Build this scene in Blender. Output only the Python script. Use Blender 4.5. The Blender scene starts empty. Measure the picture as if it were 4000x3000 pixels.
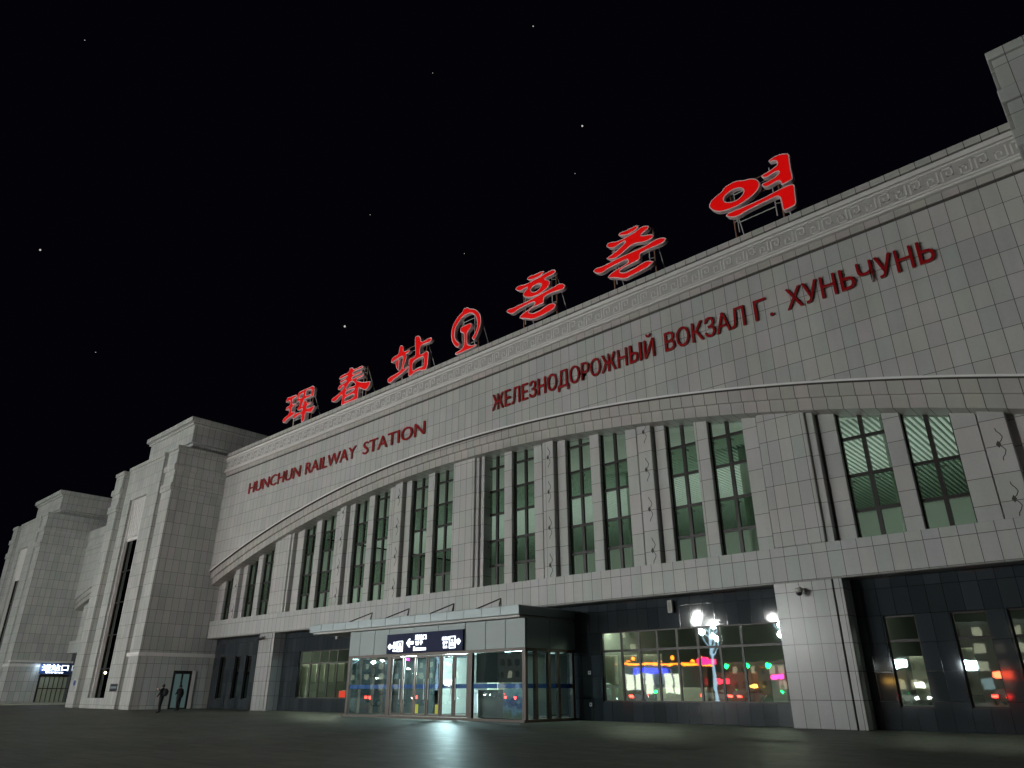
import bpy, bmesh, math, random
from mathutils import Vector, Matrix
random.seed(7)
C = bpy.context.scene.collection
R = math.radians
sc = bpy.context.scene
# ---------------------------------------------------------------- camera
cam = bpy.data.cameras.new('camera'); co = bpy.data.objects.new('camera', cam); C.objects.link(co)
cam.sensor_width = 36.0; cam.lens = 2755.21/4000*36.0; cam.clip_end = 6000; cam.clip_start = .05
yaw, pitch, roll = R(42.3838924), R(23.44704285), R(-0.08783796)
fw = Vector((-math.sin(yaw)*math.cos(pitch), math.cos(yaw)*math.cos(pitch), math.sin(pitch)))
rt = Vector((math.cos(yaw), math.sin(yaw), 0)); up = rt.cross(fw)
r2 = math.cos(roll)*rt + math.sin(roll)*up; u2 = -math.sin(roll)*rt + math.cos(roll)*up
m = Matrix((r2, u2, -fw)).transposed().to_4x4(); m.translation = Vector((0, 0, 1.5))
co.matrix_world = m; sc.camera = co
# ---------------------------------------------------------------- world: moonless night
w = bpy.data.worlds.new('World'); sc.world = w; w.use_nodes = True
bg = w.node_tree.nodes['Background']; bg.inputs[0].default_value = (.28, .25, .6, 1); bg.inputs[1].default_value = .0035
# ---------------------------------------------------------------- colour, sampling
sc.view_settings.view_transform = 'Standard'; sc.view_settings.look = 'None'
sc.view_settings.exposure = 0; sc.view_settings.gamma = 1
sc.cycles.sample_clamp_indirect = 3.0; sc.cycles.sample_clamp_direct = 0
sc.cycles.use_denoising = True; sc.cycles.max_bounces = 8; sc.cycles.transparent_max_bounces = 16
sc.cycles.caustics_reflective = False; sc.cycles.caustics_refractive = False
LAMP_L = 860.0      # radiance of the plaza lamp globes
HALL_W = 720.0      # upper hall up-lighters
# ================================================================ materials
def nodes(name):
    mt = bpy.data.materials.new(name); mt.use_nodes = True
    return mt, mt.node_tree, mt.node_tree.nodes['Principled BSDF']
def N(t, kind, **kw):
    n = t.nodes.new(kind)
    for k, v in kw.items(): setattr(n, k, v)
    return n
def math_(t, op, a, b=None, c=None):
    n = N(t, 'ShaderNodeMath', operation=op)
    for i, v in enumerate((a, b, c)):
        if v is None: continue
        if isinstance(v, (int, float)): n.inputs[i].default_value = v
        else: t.links.new(v, n.inputs[i])
    return n.outputs[0]
def plain(name, col, rough=.5, metal=0, spec=.5, var=.12, scale=3.0, bump=0):
    mt, t, b = nodes(name)
    b.inputs['Roughness'].default_value = rough; b.inputs['Metallic'].default_value = metal
    b.inputs['Specular IOR Level'].default_value = spec
    g = N(t, 'ShaderNodeNewGeometry'); nz = N(t, 'ShaderNodeTexNoise'); nz.inputs['Scale'].default_value = scale; nz.inputs['Detail'].default_value = 4
    t.links.new(g.outputs['Position'], nz.inputs['Vector'])
    mx = N(t, 'ShaderNodeMix', data_type='RGBA'); t.links.new(nz.outputs[0], mx.inputs[0])
    mx.inputs[6].default_value = (*[c*(1-var) for c in col], 1); mx.inputs[7].default_value = (*[min(1, c*(1+var)) for c in col], 1)
    t.links.new(mx.outputs[2], b.inputs['Base Color'])
    if bump:
        bp = N(t, 'ShaderNodeBump'); bp.inputs['Strength'].default_value = bump; t.links.new(nz.outputs[0], bp.inputs['Height']); t.links.new(bp.outputs[0], b.inputs['Normal'])
    return mt
def emit(name, col, s):
    mt, t, b = nodes(name)
    b.inputs['Base Color'].default_value = (*[c*.5 for c in col], 1); b.inputs['Emission Color'].default_value = (*col, 1); b.inputs['Emission Strength'].default_value = s
    b.inputs['Roughness'].default_value = .5
    return mt
def tile(name, col, pu, ou, pv, ov, rough=.45, joint=.013, jcol=(.10, .09, .08), var=.06, spec=.4, hue=.18, bump=.25, rv=.15):
    """stone cladding: joints on a world grid, every slab with its own tone"""
    mt, t, b = nodes(name)
    g = N(t, 'ShaderNodeNewGeometry'); sp = N(t, 'ShaderNodeSeparateXYZ'); t.links.new(g.outputs['Position'], sp.inputs[0])
    sn = N(t, 'ShaderNodeSeparateXYZ'); t.links.new(g.outputs['Normal'], sn.inputs[0])
    ax = math_(t, 'ABSOLUTE', sn.outputs[0]); side = math_(t, 'GREATER_THAN', ax, .5)
    az = math_(t, 'ABSOLUTE', sn.outputs[2]); flat = math_(t, 'GREATER_THAN', az, .7)
    def pick(a, bb, f):
        return math_(t, 'ADD', math_(t, 'MULTIPLY', a, math_(t, 'SUBTRACT', 1.0, f)), math_(t, 'MULTIPLY', bb, f))
    u = pick(sp.outputs[0], sp.outputs[1], side); v = pick(sp.outputs[2], sp.outputs[1], flat)
    uu = math_(t, 'DIVIDE', math_(t, 'SUBTRACT', u, ou), pu); vv = math_(t, 'DIVIDE', math_(t, 'SUBTRACT', v, ov), pv)
    def edge(x, p):
        f = math_(t, 'FRACT', x); d = math_(t, 'MINIMUM', f, math_(t, 'SUBTRACT', 1.0, f)); return math_(t, 'MULTIPLY', d, p)
    d = math_(t, 'MINIMUM', edge(uu, pu), edge(vv, pv)); jm = math_(t, 'LESS_THAN', d, joint)
    cb = N(t, 'ShaderNodeCombineXYZ'); t.links.new(math_(t, 'FLOOR', uu), cb.inputs[0]); t.links.new(math_(t, 'FLOOR', vv), cb.inputs[1]); t.links.new(side, cb.inputs[2])
    wn = N(t, 'ShaderNodeTexWhiteNoise', noise_dimensions='3D'); t.links.new(cb.outputs[0], wn.inputs['Vector'])
    nz = N(t, 'ShaderNodeTexNoise'); nz.inputs['Scale'].default_value = .35; nz.inputs['Detail'].default_value = 5; t.links.new(g.outputs['Position'], nz.inputs['Vector'])
    nf = N(t, 'ShaderNodeTexNoise'); nf.inputs['Scale'].default_value = 9; nf.inputs['Detail'].default_value = 3; t.links.new(g.outputs['Position'], nf.inputs['Vector'])
    # vertical rain streaks
    mp = N(t, 'ShaderNodeMapping'); mp.inputs['Scale'].default_value = (1.6, 1.6, .12); t.links.new(g.outputs['Position'], mp.inputs[0])
    ns = N(t, 'ShaderNodeTexNoise'); ns.inputs['Scale'].default_value = 1.3; ns.inputs['Detail'].default_value = 4; t.links.new(mp.outputs[0], ns.inputs['Vector'])
    val = math_(t, 'ADD', math_(t, 'MULTIPLY', math_(t, 'SUBTRACT', wn.outputs[0], .5), var*1.6), math_(t, 'MULTIPLY', math_(t, 'SUBTRACT', nz.outputs[0], .5), .30))
    val = math_(t, 'ADD', val, math_(t, 'MULTIPLY', math_(t, 'SUBTRACT', nf.outputs[0], .5), .12))
    val = math_(t, 'ADD', val, math_(t, 'MULTIPLY', math_(t, 'SUBTRACT', ns.outputs[0], .5), .22))
    val = math_(t, 'ADD', val, 1.0)
    hs = N(t, 'ShaderNodeMix', data_type='RGBA'); t.links.new(wn.outputs[1], hs.inputs[7]); hs.inputs[0].default_value = .09*hue*2; hs.inputs[6].default_value = (.5, .5, .5, 1)
    ml = N(t, 'ShaderNodeMix', data_type='RGBA', blend_type='MULTIPLY'); ml.inputs[0].default_value = 1; t.links.new(hs.outputs[2], ml.inputs[6]); ml.inputs[7].default_value = (*[c*2 for c in col], 1)
    vm = N(t, 'ShaderNodeVectorMath', operation='SCALE'); t.links.new(ml.outputs[2], vm.inputs[0]); t.links.new(val, vm.inputs['Scale'])
    mx = N(t, 'ShaderNodeMix', data_type='RGBA'); t.links.new(jm, mx.inputs[0]); t.links.new(vm.outputs[0], mx.inputs[6]); mx.inputs[7].default_value = (*jcol, 1)
    t.links.new(mx.outputs[2], b.inputs['Base Color'])
    t.links.new(math_(t, 'ADD', math_(t, 'MULTIPLY', nf.outputs[0], rv), rough-rv*.5), b.inputs['Roughness'])
    b.inputs['Specular IOR Level'].default_value = spec
    bp = N(t, 'ShaderNodeBump'); bp.inputs['Strength'].default_value = bump; bp.inputs['Distance'].default_value = .02
    t.links.new(math_(t, 'SUBTRACT', math_(t, 'MULTIPLY', nf.outputs[0], .05), jm), bp.inputs['Height']); t.links.new(bp.outputs[0], b.inputs['Normal'])
    return mt
def glass(name, tint, refl=.10, rough=.015):
    mt = bpy.data.materials.new(name); mt.use_nodes = True; t = mt.node_tree; t.nodes.remove(t.nodes['Principled BSDF'])
    o = t.nodes['Material Output']; tr = N(t, 'ShaderNodeBsdfTransparent'); tr.inputs[0].default_value = (*tint, 1)
    gl = N(t, 'ShaderNodeBsdfGlossy'); gl.inputs['Roughness'].default_value = rough; gl.inputs[0].default_value = (.9, 1, .97, 1)
    g = N(t, 'ShaderNodeNewGeometry'); dt = N(t, 'ShaderNodeVectorMath', operation='DOT_PRODUCT'); t.links.new(g.outputs['Incoming'], dt.inputs[0]); t.links.new(g.outputs['Normal'], dt.inputs[1])
    sch = math_(t, 'POWER', math_(t, 'SUBTRACT', 1.0, math_(t, 'ABSOLUTE', dt.outputs['Value'])), 5.0)   # Schlick term, same from both sides of a thin pane
    nz = N(t, 'ShaderNodeTexNoise'); nz.inputs['Scale'].default_value = 1.1; t.links.new(g.outputs['Position'], nz.inputs['Vector'])
    bp = N(t, 'ShaderNodeBump'); bp.inputs['Strength'].default_value = .012; bp.inputs['Distance'].default_value = .1; t.links.new(nz.outputs[0], bp.inputs['Height']); t.links.new(bp.outputs[0], gl.inputs['Normal'])
    f = math_(t, 'MULTIPLY_ADD', sch, .95-refl, refl)
    mx = N(t, 'ShaderNodeMixShader'); t.links.new(f, mx.inputs[0]); t.links.new(tr.outputs[0], mx.inputs[1]); t.links.new(gl.outputs[0], mx.inputs[2]); t.links.new(mx.outputs[0], o.inputs[0])
    return mt
STONE = (.462, .468, .455)
M = dict(
 wall=tile('wall_tiles', STONE, .655, -6.28, 1.09, 7.02),
 coping=tile('coping_tiles', (.46, .455, .435), .655, -6.28, 9, 20, joint=.018),
 row=tile('row_tiles', (.43, .41, .39), .655, -6.28, 9, 20),
 band=tile('band_tiles', (.44, .455, .447), .635, -13.39, 1.09, 7.02),
 arch=tile('arch_tiles', (.425, .415, .39), .655, -6.28, 20, -3, joint=.018),
 pier=tile('pier_tiles', STONE, .58, -12.17, 1.09, 7.02),
 low=tile('low_pier_tiles', (.37, .38, .38), .58, -12.32, 1.09, 0, rough=.24, spec=.35),
 pil=tile('pilaster_tiles', STONE, 5.1, -1.3, 1.09, 8.1),
 tower=tile('tower_tiles', (.445, .458, .44), .62, -68.2, 1.12, 0.3, var=.1),
 carve=plain('carved_stone', (.70, .69, .67), .5, var=.1, scale=2),
 relief=plain('shaded_relief_stone', (.43, .42, .41), .5, var=.1, scale=2),  # frieze ground: relief shade put into a darker stone than the strokes
 groove=plain('groove_shadow_gap', (.06, .055, .05), .8),
 trim=plain('pale_metal_trim', (.85, .85, .85), .25, var=.06, scale=1.5),
 soffit=plain('soffit_panel', (.30, .30, .29), .35, var=.1, scale=1),
 dark=tile('dark_granite', (.036, .045, .052), .63, -7.60, 1.09, 1.06, rough=.045, joint=.008, jcol=(.008, .008, .008), var=.25, spec=.45, hue=.1, bump=.015, rv=.02),
 frame=plain('bronze_frame', (.018, .016, .014), .4, spec=.4),
 frame2=plain('brown_door_frame', (.10, .075, .06), .4, spec=.4),
 upane=glass('green_glass', (.77, .84, .785), .055), gpane=glass('grey_sash_glass', (.66, .73, .67), .08),
 lpane=glass('clear_glass', (.82, .90, .86), .15),
 vpane=glass('door_glass', (.86, .95, .95), .10),
 dpane=glass('dark_glass', (.10, .13, .12), .10),
 metal=plain('grey_aluminium', (.20, .262, .262), .38, metal=.0, var=.06, scale=.8),
 can=plain('canopy_metal', (.20, .245, .255), .35, metal=.2, var=.06, scale=.8),
 plaza=None,
 red=emit('lit_red_face', (1, .0, .0), .36),
 rim=plain('sign_rim', (.80, .66, .66), .45, var=.05),
 letter=plain('dark_red_letter', (.30, .006, .010), .45, var=.05, spec=.2),
 lside=plain('letter_return', (.28, .12, .10), .6),
 rust=plain('rusty_steel', (.24, .13, .08), .7, var=.3, scale=6),
 galv=plain('galvanised_steel', (.5, .5, .48), .5),
 navy=plain('navy_sign_panel', (.02, .026, .075), .55, spec=.12),
 white=emit('white_sign_light', (.85, .92, 1), 3.0),
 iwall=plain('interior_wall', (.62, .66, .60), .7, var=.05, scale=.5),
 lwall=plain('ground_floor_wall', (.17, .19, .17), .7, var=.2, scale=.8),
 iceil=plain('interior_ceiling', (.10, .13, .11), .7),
 slat=plain('ceiling_slat', (.75, .8, .76), .5),
 ifloor=plain('interior_floor', (.35, .35, .33), .2),
 curtain=None,
 blue=plain('blue_film_strip', (.02, .12, .55), .4, var=.15, scale=5),
 yellow=plain('yellow_sticker', (.75, .75, .05), .5),
 black=plain('black_cloth', (.012, .012, .014), .9),
 skin=plain('skin', (.42, .26, .2), .6),
 hair=plain('hair', (.01, .009, .008), .6),
 camw=plain('white_plastic', (.55, .55, .53), .4),
 camd=plain('dark_plastic', (.03, .03, .03), .3),
 globe=emit('lamp_globe', (.955, .995, .955), LAMP_L),
 pole=emit('glowing_trunk', (.55, .74, 1), 2.6),  # trunk and branches glow evenly by emission
 panel=emit('ceiling_lamp_panel', (.80, .98, 1), 38.0),
 backlight=emit('curtain_backlight', (1, .97, .78), 75),
)
def plaza_mat():
    mt, t, b = nodes('plaza_paving')
    g = N(t, 'ShaderNodeNewGeometry'); sp = N(t, 'ShaderNodeSeparateXYZ'); t.links.new(g.outputs['Position'], sp.inputs[0])
    br = N(t, 'ShaderNodeTexBrick'); br.offset = .5; t.links.new(g.outputs['Position'], br.inputs['Vector'])
    br.inputs['Scale'].default_value = 1; br.inputs['Brick Width'].default_value = 1.2; br.inputs['Row Height'].default_value = .6; br.inputs['Mortar Size'].default_value = .009
    br.inputs['Color1'].default_value = (.094, .102, .086, 1); br.inputs['Color2'].default_value = (.132, .138, .118, 1); br.inputs['Mortar'].default_value = (.022, .022, .018, 1)
    nz = N(t, 'ShaderNodeTexNoise'); nz.inputs['Scale'].default_value = .16; nz.inputs['Detail'].default_value = 6; t.links.new(g.outputs['Position'], nz.inputs['Vector'])
    nf = N(t, 'ShaderNodeTexNoise'); nf.inputs['Scale'].default_value = 2.2; nf.inputs['Detail'].default_value = 6; t.links.new(g.outputs['Position'], nf.inputs['Vector'])
    v = math_(t, 'ADD', math_(t, 'MULTIPLY', nz.outputs[0], .8), math_(t, 'MULTIPLY', nf.outputs[0], .5)); v = math_(t, 'ADD', v, .35)
    vm = N(t, 'ShaderNodeVectorMath', operation='SCALE'); t.links.new(br.outputs[0], vm.inputs[0]); t.links.new(v, vm.inputs['Scale']); t.links.new(vm.outputs[0], b.inputs['Base Color'])
    t.links.new(math_(t, 'ADD', math_(t, 'MULTIPLY', nf.outputs[0], .3), .36), b.inputs['Roughness']); b.inputs['Specular IOR Level'].default_value = .13
    bp = N(t, 'ShaderNodeBump'); bp.inputs['Strength'].default_value = .10; bp.inputs['Distance'].default_value = .02; t.links.new(nf.outputs[0], bp.inputs['Height']); t.links.new(bp.outputs[0], b.inputs['Normal'])
    return mt
M['plaza'] = plaza_mat()
def cloth(name, col):
    mt, t, b = nodes(name); b.inputs['Base Color'].default_value = (*col, 1); b.inputs['Roughness'].default_value = .9
    tl = N(t, 'ShaderNodeBsdfTranslucent'); tl.inputs[0].default_value = (*col, 1); mx = N(t, 'ShaderNodeMixShader'); mx.inputs[0].default_value = .6
    t.links.new(b.outputs[0], mx.inputs[1]); t.links.new(tl.outputs[0], mx.inputs[2]); t.links.new(mx.outputs[0], t.nodes['Material Output'].inputs[0]); return mt
M['curtain'] = cloth('white_curtain', (.85, .85, .76))
# ================================================================ builders
def tag(o, label=None, cat=None, group=None, kind=None):
    for k, v in (('label', label), ('category', cat), ('group', group), ('kind', kind)):
        if v: o[k] = v
    return o
def empty(name, loc, label, cat, group=None):
    o = bpy.data.objects.new(name, None); C.objects.link(o); o.location = loc; o.empty_display_size = .5
    tag(o, label, cat, group); return o
def root_of(o):
    while o.parent: o = o.parent
    return o
class MB:
    def __init__(s): s.v = []; s.f = []
    def add(s, vs, fs):
        n = len(s.v); s.v += [tuple(x) for x in vs]; s.f += [[i+n for i in f] for f in fs]; return s
    def box(s, x0, x1, y0, y1, z0, z1):
        return s.add([(x0,y0,z0),(x1,y0,z0),(x1,y1,z0),(x0,y1,z0),(x0,y0,z1),(x1,y0,z1),(x1,y1,z1),(x0,y1,z1)],
                     [(0,3,2,1),(4,5,6,7),(0,1,5,4),(1,2,6,5),(2,3,7,6),(3,0,4,7)])
    def prism(s, pts, y0, y1):          # polygon in XZ (counter-clockwise seen from -Y), extruded along Y
        n = len(pts); a = sum(pts[i][0]*pts[(i+1)%n][1]-pts[(i+1)%n][0]*pts[i][1] for i in range(n))
        if a < 0: pts = pts[::-1]
        vs = [(x,y0,z) for x,z in pts]+[(x,y1,z) for x,z in pts]
        return s.add(vs, [tuple(range(n)), tuple(range(2*n-1,n-1,-1))]+[(i+n,(i+1)%n+n,(i+1)%n,i) for i in range(n)])
    def prismz(s, pts, z0, z1):
        n = len(pts); a = sum(pts[i][0]*pts[(i+1)%n][1]-pts[(i+1)%n][0]*pts[i][1] for i in range(n))
        if a < 0: pts = pts[::-1]
        return s.add([(x,y,z0) for x,y in pts]+[(x,y,z1) for x,y in pts], [tuple(range(n-1,-1,-1)), tuple(range(n,2*n))]+[(i,(i+1)%n,(i+1)%n+n,i+n) for i in range(n)])
    def tube(s, a, b, r, k=8, r2=None):
        a, b = Vector(a), Vector(b); d = (b-a).normalized(); e = d.orthogonal().normalized(); g = d.cross(e); r2 = r if r2 is None else r2
        vs = [a+(e*math.cos(2*math.pi*i/k)+g*math.sin(2*math.pi*i/k))*r for i in range(k)]+[b+(e*math.cos(2*math.pi*i/k)+g*math.sin(2*math.pi*i/k))*r2 for i in range(k)]
        return s.add(vs, [(i,(i+1)%k,(i+1)%k+k,i+k) for i in range(k)]+[tuple(range(k-1,-1,-1)), tuple(range(k,2*k))])
    def path(s, pts, r, k=6):
        for a, b in zip(pts, pts[1:]): s.tube(a, b, r, k)
        return s
    def ball(s, c, r, nu=12, nv=8, sz=1.0):
        vs = [(c[0], c[1], c[2]+r*sz)]
        for j in range(1, nv):
            th = math.pi*j/nv
            for i in range(nu): vs.append((c[0]+r*math.sin(th)*math.cos(2*math.pi*i/nu), c[1]+r*math.sin(th)*math.sin(2*math.pi*i/nu), c[2]+r*sz*math.cos(th)))
        vs.append((c[0], c[1], c[2]-r*sz)); f = [(0,1+i,1+(i+1)%nu) for i in range(nu)]
        for j in range(nv-2):
            for i in range(nu): f.append((1+j*nu+i, 1+(j+1)*nu+i, 1+(j+1)*nu+(i+1)%nu, 1+j*nu+(i+1)%nu))
        L = len(vs)-1; o = 1+(nv-2)*nu; f += [(L, o+(i+1)%nu, o+i) for i in range(nu)]
        return s.add(vs, f)
    def lathe(s, prof, c, k=16):        # prof: [(r,z)...] around the vertical through c
        vs = []; 
        for r, z in prof: vs += [(c[0]+r*math.cos(2*math.pi*i/k), c[1]+r*math.sin(2*math.pi*i/k), c[2]+z) for i in range(k)]
        f = [(j*k+i, j*k+(i+1)%k, (j+1)*k+(i+1)%k, (j+1)*k+i) for j in range(len(prof)-1) for i in range(k)]
        return s.add(vs, f)
    def build(s, name, mat, parent=None, smooth=False, bevel=0, kind=None):
        me = bpy.data.meshes.new(name); org = root_of(parent).location if parent else Vector((0,0,0))
        me.from_pydata([Vector(v)-org for v in s.v], [], s.f); me.update()
        o = bpy.data.objects.new(name, me); C.objects.link(o)
        if mat: me.materials.append(M[mat] if isinstance(mat, str) else mat)
        if parent: o.parent = parent
        if smooth:
            for p in me.polygons: p.use_smooth = True
        if bevel:
            b = o.modifiers.new('bevel', 'BEVEL'); b.width = bevel; b.segments = 2; b.limit_method = 'ANGLE'; b.angle_limit = R(40)
        if kind: o['kind'] = kind
        return o
def from_curve(cv, name, mat, parent, xf):
    """evaluate a curve datablock into one mesh, mapped by xf(x,y,z)->world"""
    tmp = bpy.data.objects.new('tmp', cv); C.objects.link(tmp); dg = bpy.context.evaluated_depsgraph_get()
    me = bpy.data.meshes.new_from_object(tmp.evaluated_get(dg)); bpy.data.objects.remove(tmp)
    org = root_of(parent).location if parent else Vector((0,0,0))
    for v in me.vertices: v.co = Vector(xf(*v.co))-org
    me.name = name; me.materials.clear(); me.materials.append(M[mat] if isinstance(mat, str) else mat); me.flip_normals()
    o = bpy.data.objects.new(name, me); C.objects.link(o); o.parent = parent; return o
def text_mesh(s, off=0.0, ext=.02, res=3):
    cv = bpy.data.curves.new('t', 'FONT'); cv.body = s; cv.size = 1; cv.offset = off; cv.extrude = ext; cv.resolution_u = res; return cv
def bounds(cv):
    tmp = bpy.data.objects.new('tmp', cv); C.objects.link(tmp); dg = bpy.context.evaluated_depsgraph_get()
    e = tmp.evaluated_get(dg); me = e.to_mesh(); xs = [v.co.x for v in me.vertices]; ys = [v.co.y for v in me.vertices]; e.to_mesh_clear(); bpy.data.objects.remove(tmp)
    return (min(xs), max(xs), min(ys), max(ys)) if xs else (0, 0, 0, 0)
def text_on(name, s, mat, parent, x0, x1, z0, z1, yf, off=0.0, dep=.02):
    cv = text_mesh(s, off); a, b, c, d = bounds(cv)
    if b-a < 1e-6: return None
    return from_curve(cv, name, mat, parent, lambda x, y, z: (x0+(x-a)/(b-a)*(x1-x0), yf-z/.02*dep, z0+(y-c)/(d-c)*(z1-z0)))
def poly_curve(polys, ext):
    cv = bpy.data.curves.new('p', 'CURVE'); cv.dimensions = '2D'; cv.fill_mode = 'BOTH'; cv.extrude = ext
    for pts in polys:
        sp = cv.splines.new('POLY'); sp.points.add(len(pts)-1); sp.use_cyclic_u = True
        for q, (x, y) in zip(sp.points, pts): q.co = (x, y, 0, 1)
    return cv
def smooth_poly(p, n=1):
    for _ in range(n):
        q = []
        for i in range(len(p)):
            a, b = p[i], p[(i+1) % len(p)]; q += [(a[0]*.75+b[0]*.25, a[1]*.75+b[1]*.25), (a[0]*.25+b[0]*.75, a[1]*.25+b[1]*.75)]
        p = q
    return p
def inset(p, d):
    n = len(p); a = sum(p[i][0]*p[(i+1)%n][1]-p[(i+1)%n][0]*p[i][1] for i in range(n)); s = 1 if a > 0 else -1; out = []
    for i in range(n):
        x0, y0 = p[i-1]; x1, y1 = p[(i+1) % n]; tx, ty = x1-x0, y1-y0; l = math.hypot(tx, ty) or 1
        out.append((p[i][0]-ty/l*d*s, p[i][1]+tx/l*d*s))
    return out
Y0 = 32.25
def xp(x, Y): return x*Y/Y0          # measured on the Y0 plane -> true X on plane Y
# ================================================================ ground
gp = MB(); gp.add([(-900,-700,0),(700,-700,0),(700,900,0),(-900,900,0)], [(0,1,2,3)])
g = gp.build('plaza', 'plaza', kind='structure')
# ================================================================ main hall
hall = empty('station_hall', (-34.1, 33.3, 0), 'long pale tiled station hall with great arch over tall green-lit windows', 'building')
AX, AZ = -34.1, -94.7
RU, RM, RL = 111.85, 111.25, 110.68
def az(x, r): return AZ+math.sqrt(r*r-(x-AX)**2)
XL, XR = -68.0, 4.0
def strip(name, mat, zlo, zhi, yf, yb, n=150, parent=hall):
    b = MB()
    for i in range(n):
        x0 = XL+(XR-XL)*i/n; x1 = XL+(XR-XL)*(i+1)/n
        a0, a1, b0, b1 = zlo(x0), zlo(x1), zhi(x0), zhi(x1)
        vs = [(x0,yf,a0),(x1,yf,a1),(x1,yf,b1),(x0,yf,b0),(x0,yb,a0),(x1,yb,a1),(x1,yb,b1),(x0,yb,b0)]
        b.add(vs, [(0,1,2,3),(4,5,1,0),(3,2,6,7)])
    return b.build(name, mat, parent)
strip('upper_wall', 'wall', lambda x: az(x, RU), lambda x: 21.15, 31.5, 33.4)
strip('arch_moulding', 'arch', lambda x: az(x, RM), lambda x: az(x, RU)+.02, 31.68, 33.4)
strip('arch_moulding', 'arch', lambda x: az(x, RL), lambda x: az(x, RM)+.02, 31.86, 33.4)
b = MB(); prev = None
for i in range(161):
    x = XL+(XR-XL)*i/160; z = az(x, RU)
    if prev: b.tube((prev[0], 31.47, prev[1]+.07), (x, 31.47, z+.07), .055, 8)
    prev = (x, z)
b.build('arch_trim', 'trim', hall)
strip('arch_gap', 'groove', lambda x: az(x, RU)-.03, lambda x: az(x, RU)+.03, 31.49, 31.6)
MB().box(XL, XR, 31.53, 33.4, 21.15, 21.29).build('cornice_gap', 'groove', hall)
MB().box(XL, XR, 31.45, 33.4, 21.29, 21.66).build('tile_row', 'row', hall)
b = MB().box(XL, XR, 31.42, 33.4, 21.665, 23.19)
for z0, z1, y in ((21.67, 21.80, 31.27), (21.87, 21.98, 31.33), (22.80, 22.88, 31.36), (22.95, 23.185, 31.30)): b.box(XL, XR, y, 31.425, z0, z1)
fr0 = 6; uw = .655
A1 = [(.10,.10),(.10,.92),(.78,.92),(.78,.36),(.42,.36),(.42,.62)]
A2 = [(.90,.90),(.90,.08),(.22,.08),(.22,.64),(.58,.64),(.58,.38)]
k = 0; x = -68+.3
while x < 0.6:
    P = A1 if k % 2 else A2; t = .034
    for (u0, v0), (u1, v1) in zip(P, P[1:]):
        xa, xb = sorted((x+u0*.60, x+u1*.60)); za, zb = sorted((22.06+v0*.68, 22.06+v1*.68))
        b.box(xa-t, xb+t, 31.404, 31.425, za-t, zb+t)
    x += uw; k += 1
fz = b.build('frieze', 'relief', hall); fz.data.materials.append(M['carve'])
for i, p in enumerate(fz.data.polygons):
    if i >= fr0: p.material_index = 1
MB().box(XL, XR, 31.5, 33.4, 23.19, 23.34).build('coping_gap', 'groove', hall)
MB().box(XL, XR, 31.38, 33.4, 23.345, 23.68).build('coping', 'coping', hall)
MB().box(XL, XR, 33.4, 72, 20.6, 21.0).build('roof', 'soffit', hall)  # unseen slab added so no light leaks in from above
# band under the windows and the piers
YP, YQ, YF = 32.7, 32.42, 33.02
b = MB().box(-67.9, XR, Y0, 33.6, 5.90, 7.43); b.build('sill_band', 'band', hall, bevel=.02)
MB().box(-67.9, XR, Y0+.05, 33.3, 5.87, 5.895).build('lower_soffit', 'soffit', hall)
PIERS = [(-57.67, -55.29), (-34.95, -32.85), (-13.15, -10.82)]
for k, (a, c) in enumerate(PIERS):
    a2, c2 = a, c
    top = min(az(a2, RL), az(c2, RL))+.45
    p = MB().box(a2, c2, Y0, 33.3, 7.43, top).build('pier', 'pier', hall, bevel=.06)
    lo = {0: (-58.35, -56.0), 1: (-35.3, -32.9), 2: (-13.45, -10.46)}[k]
    if k != 1:
        MB().box(lo[0], lo[1]-.42, Y0+.004, 33.3, 0, 5.87).build('pier_base', 'low', hall, bevel=.03)
        MB().box(lo[1]-.36, lo[1], Y0+.02, 33.3, 0, 5.87).build('pier_base', 'low', hall, bevel=.02)
        MB().box(lo[1]-.42, lo[1]-.36, Y0+.15, 33.3, 0, 5.87).build('pier_groove', 'groove', hall)
FINS = [(-55.22, -54.8), (-32.76, -32.42), (-32.2, -31.92), (-10.76, -10.44)]
for a, c in FINS:
    MB().box(xp(a, 32.4), xp(c, 32.4), 32.4, 33.2, 7.43, az(xp(a, 32.4), RL)+.5).build('fin', 'pil', hall, bevel=.02)
PILS = [(-67.04,-65.86),(-64.46,-64.2),(-62.72,-62.06),(-60.26,-59.51),(-54.14,-53.16),(-51.4,-50.68),(-48.63,-48.25),(-46.83,-46.19),(-44.38,-43.71),(-41.85,-41.3),(-39.94,-39.36),(-37.53,-36.87),
        (-30.11,-29.46),(-27.59,-26.95),(-25.7,-25.09),(-23.26,-22.61),(-20.76,-20.06),(-18.86,-18.26),(-16.5,-15.77),(-13.88,-13.15),(-10.2,-9.49),(-7.55,-6.86),(-5.02,-4.15),(-2.9,-2.2),(-.4,.3)]
for a, c in PILS:
    x0, x1 = xp(a, YP), xp(c, YP)
    MB().box(x0, x1, YP, 33.2, 7.43, max(az(x0, RL), az(x1, RL))+.4).build('pilaster', 'pil', hall, bevel=.02)
def zc(x): return 8.16 if x > -60 else 8.16
PANELS = [(-64.17,-63.5),(-48.21,-47.43),(-41.27,-40.44),(-26.88,-26.04),(-20.0,-19.14),(-4.1,-3.2)]
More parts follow.
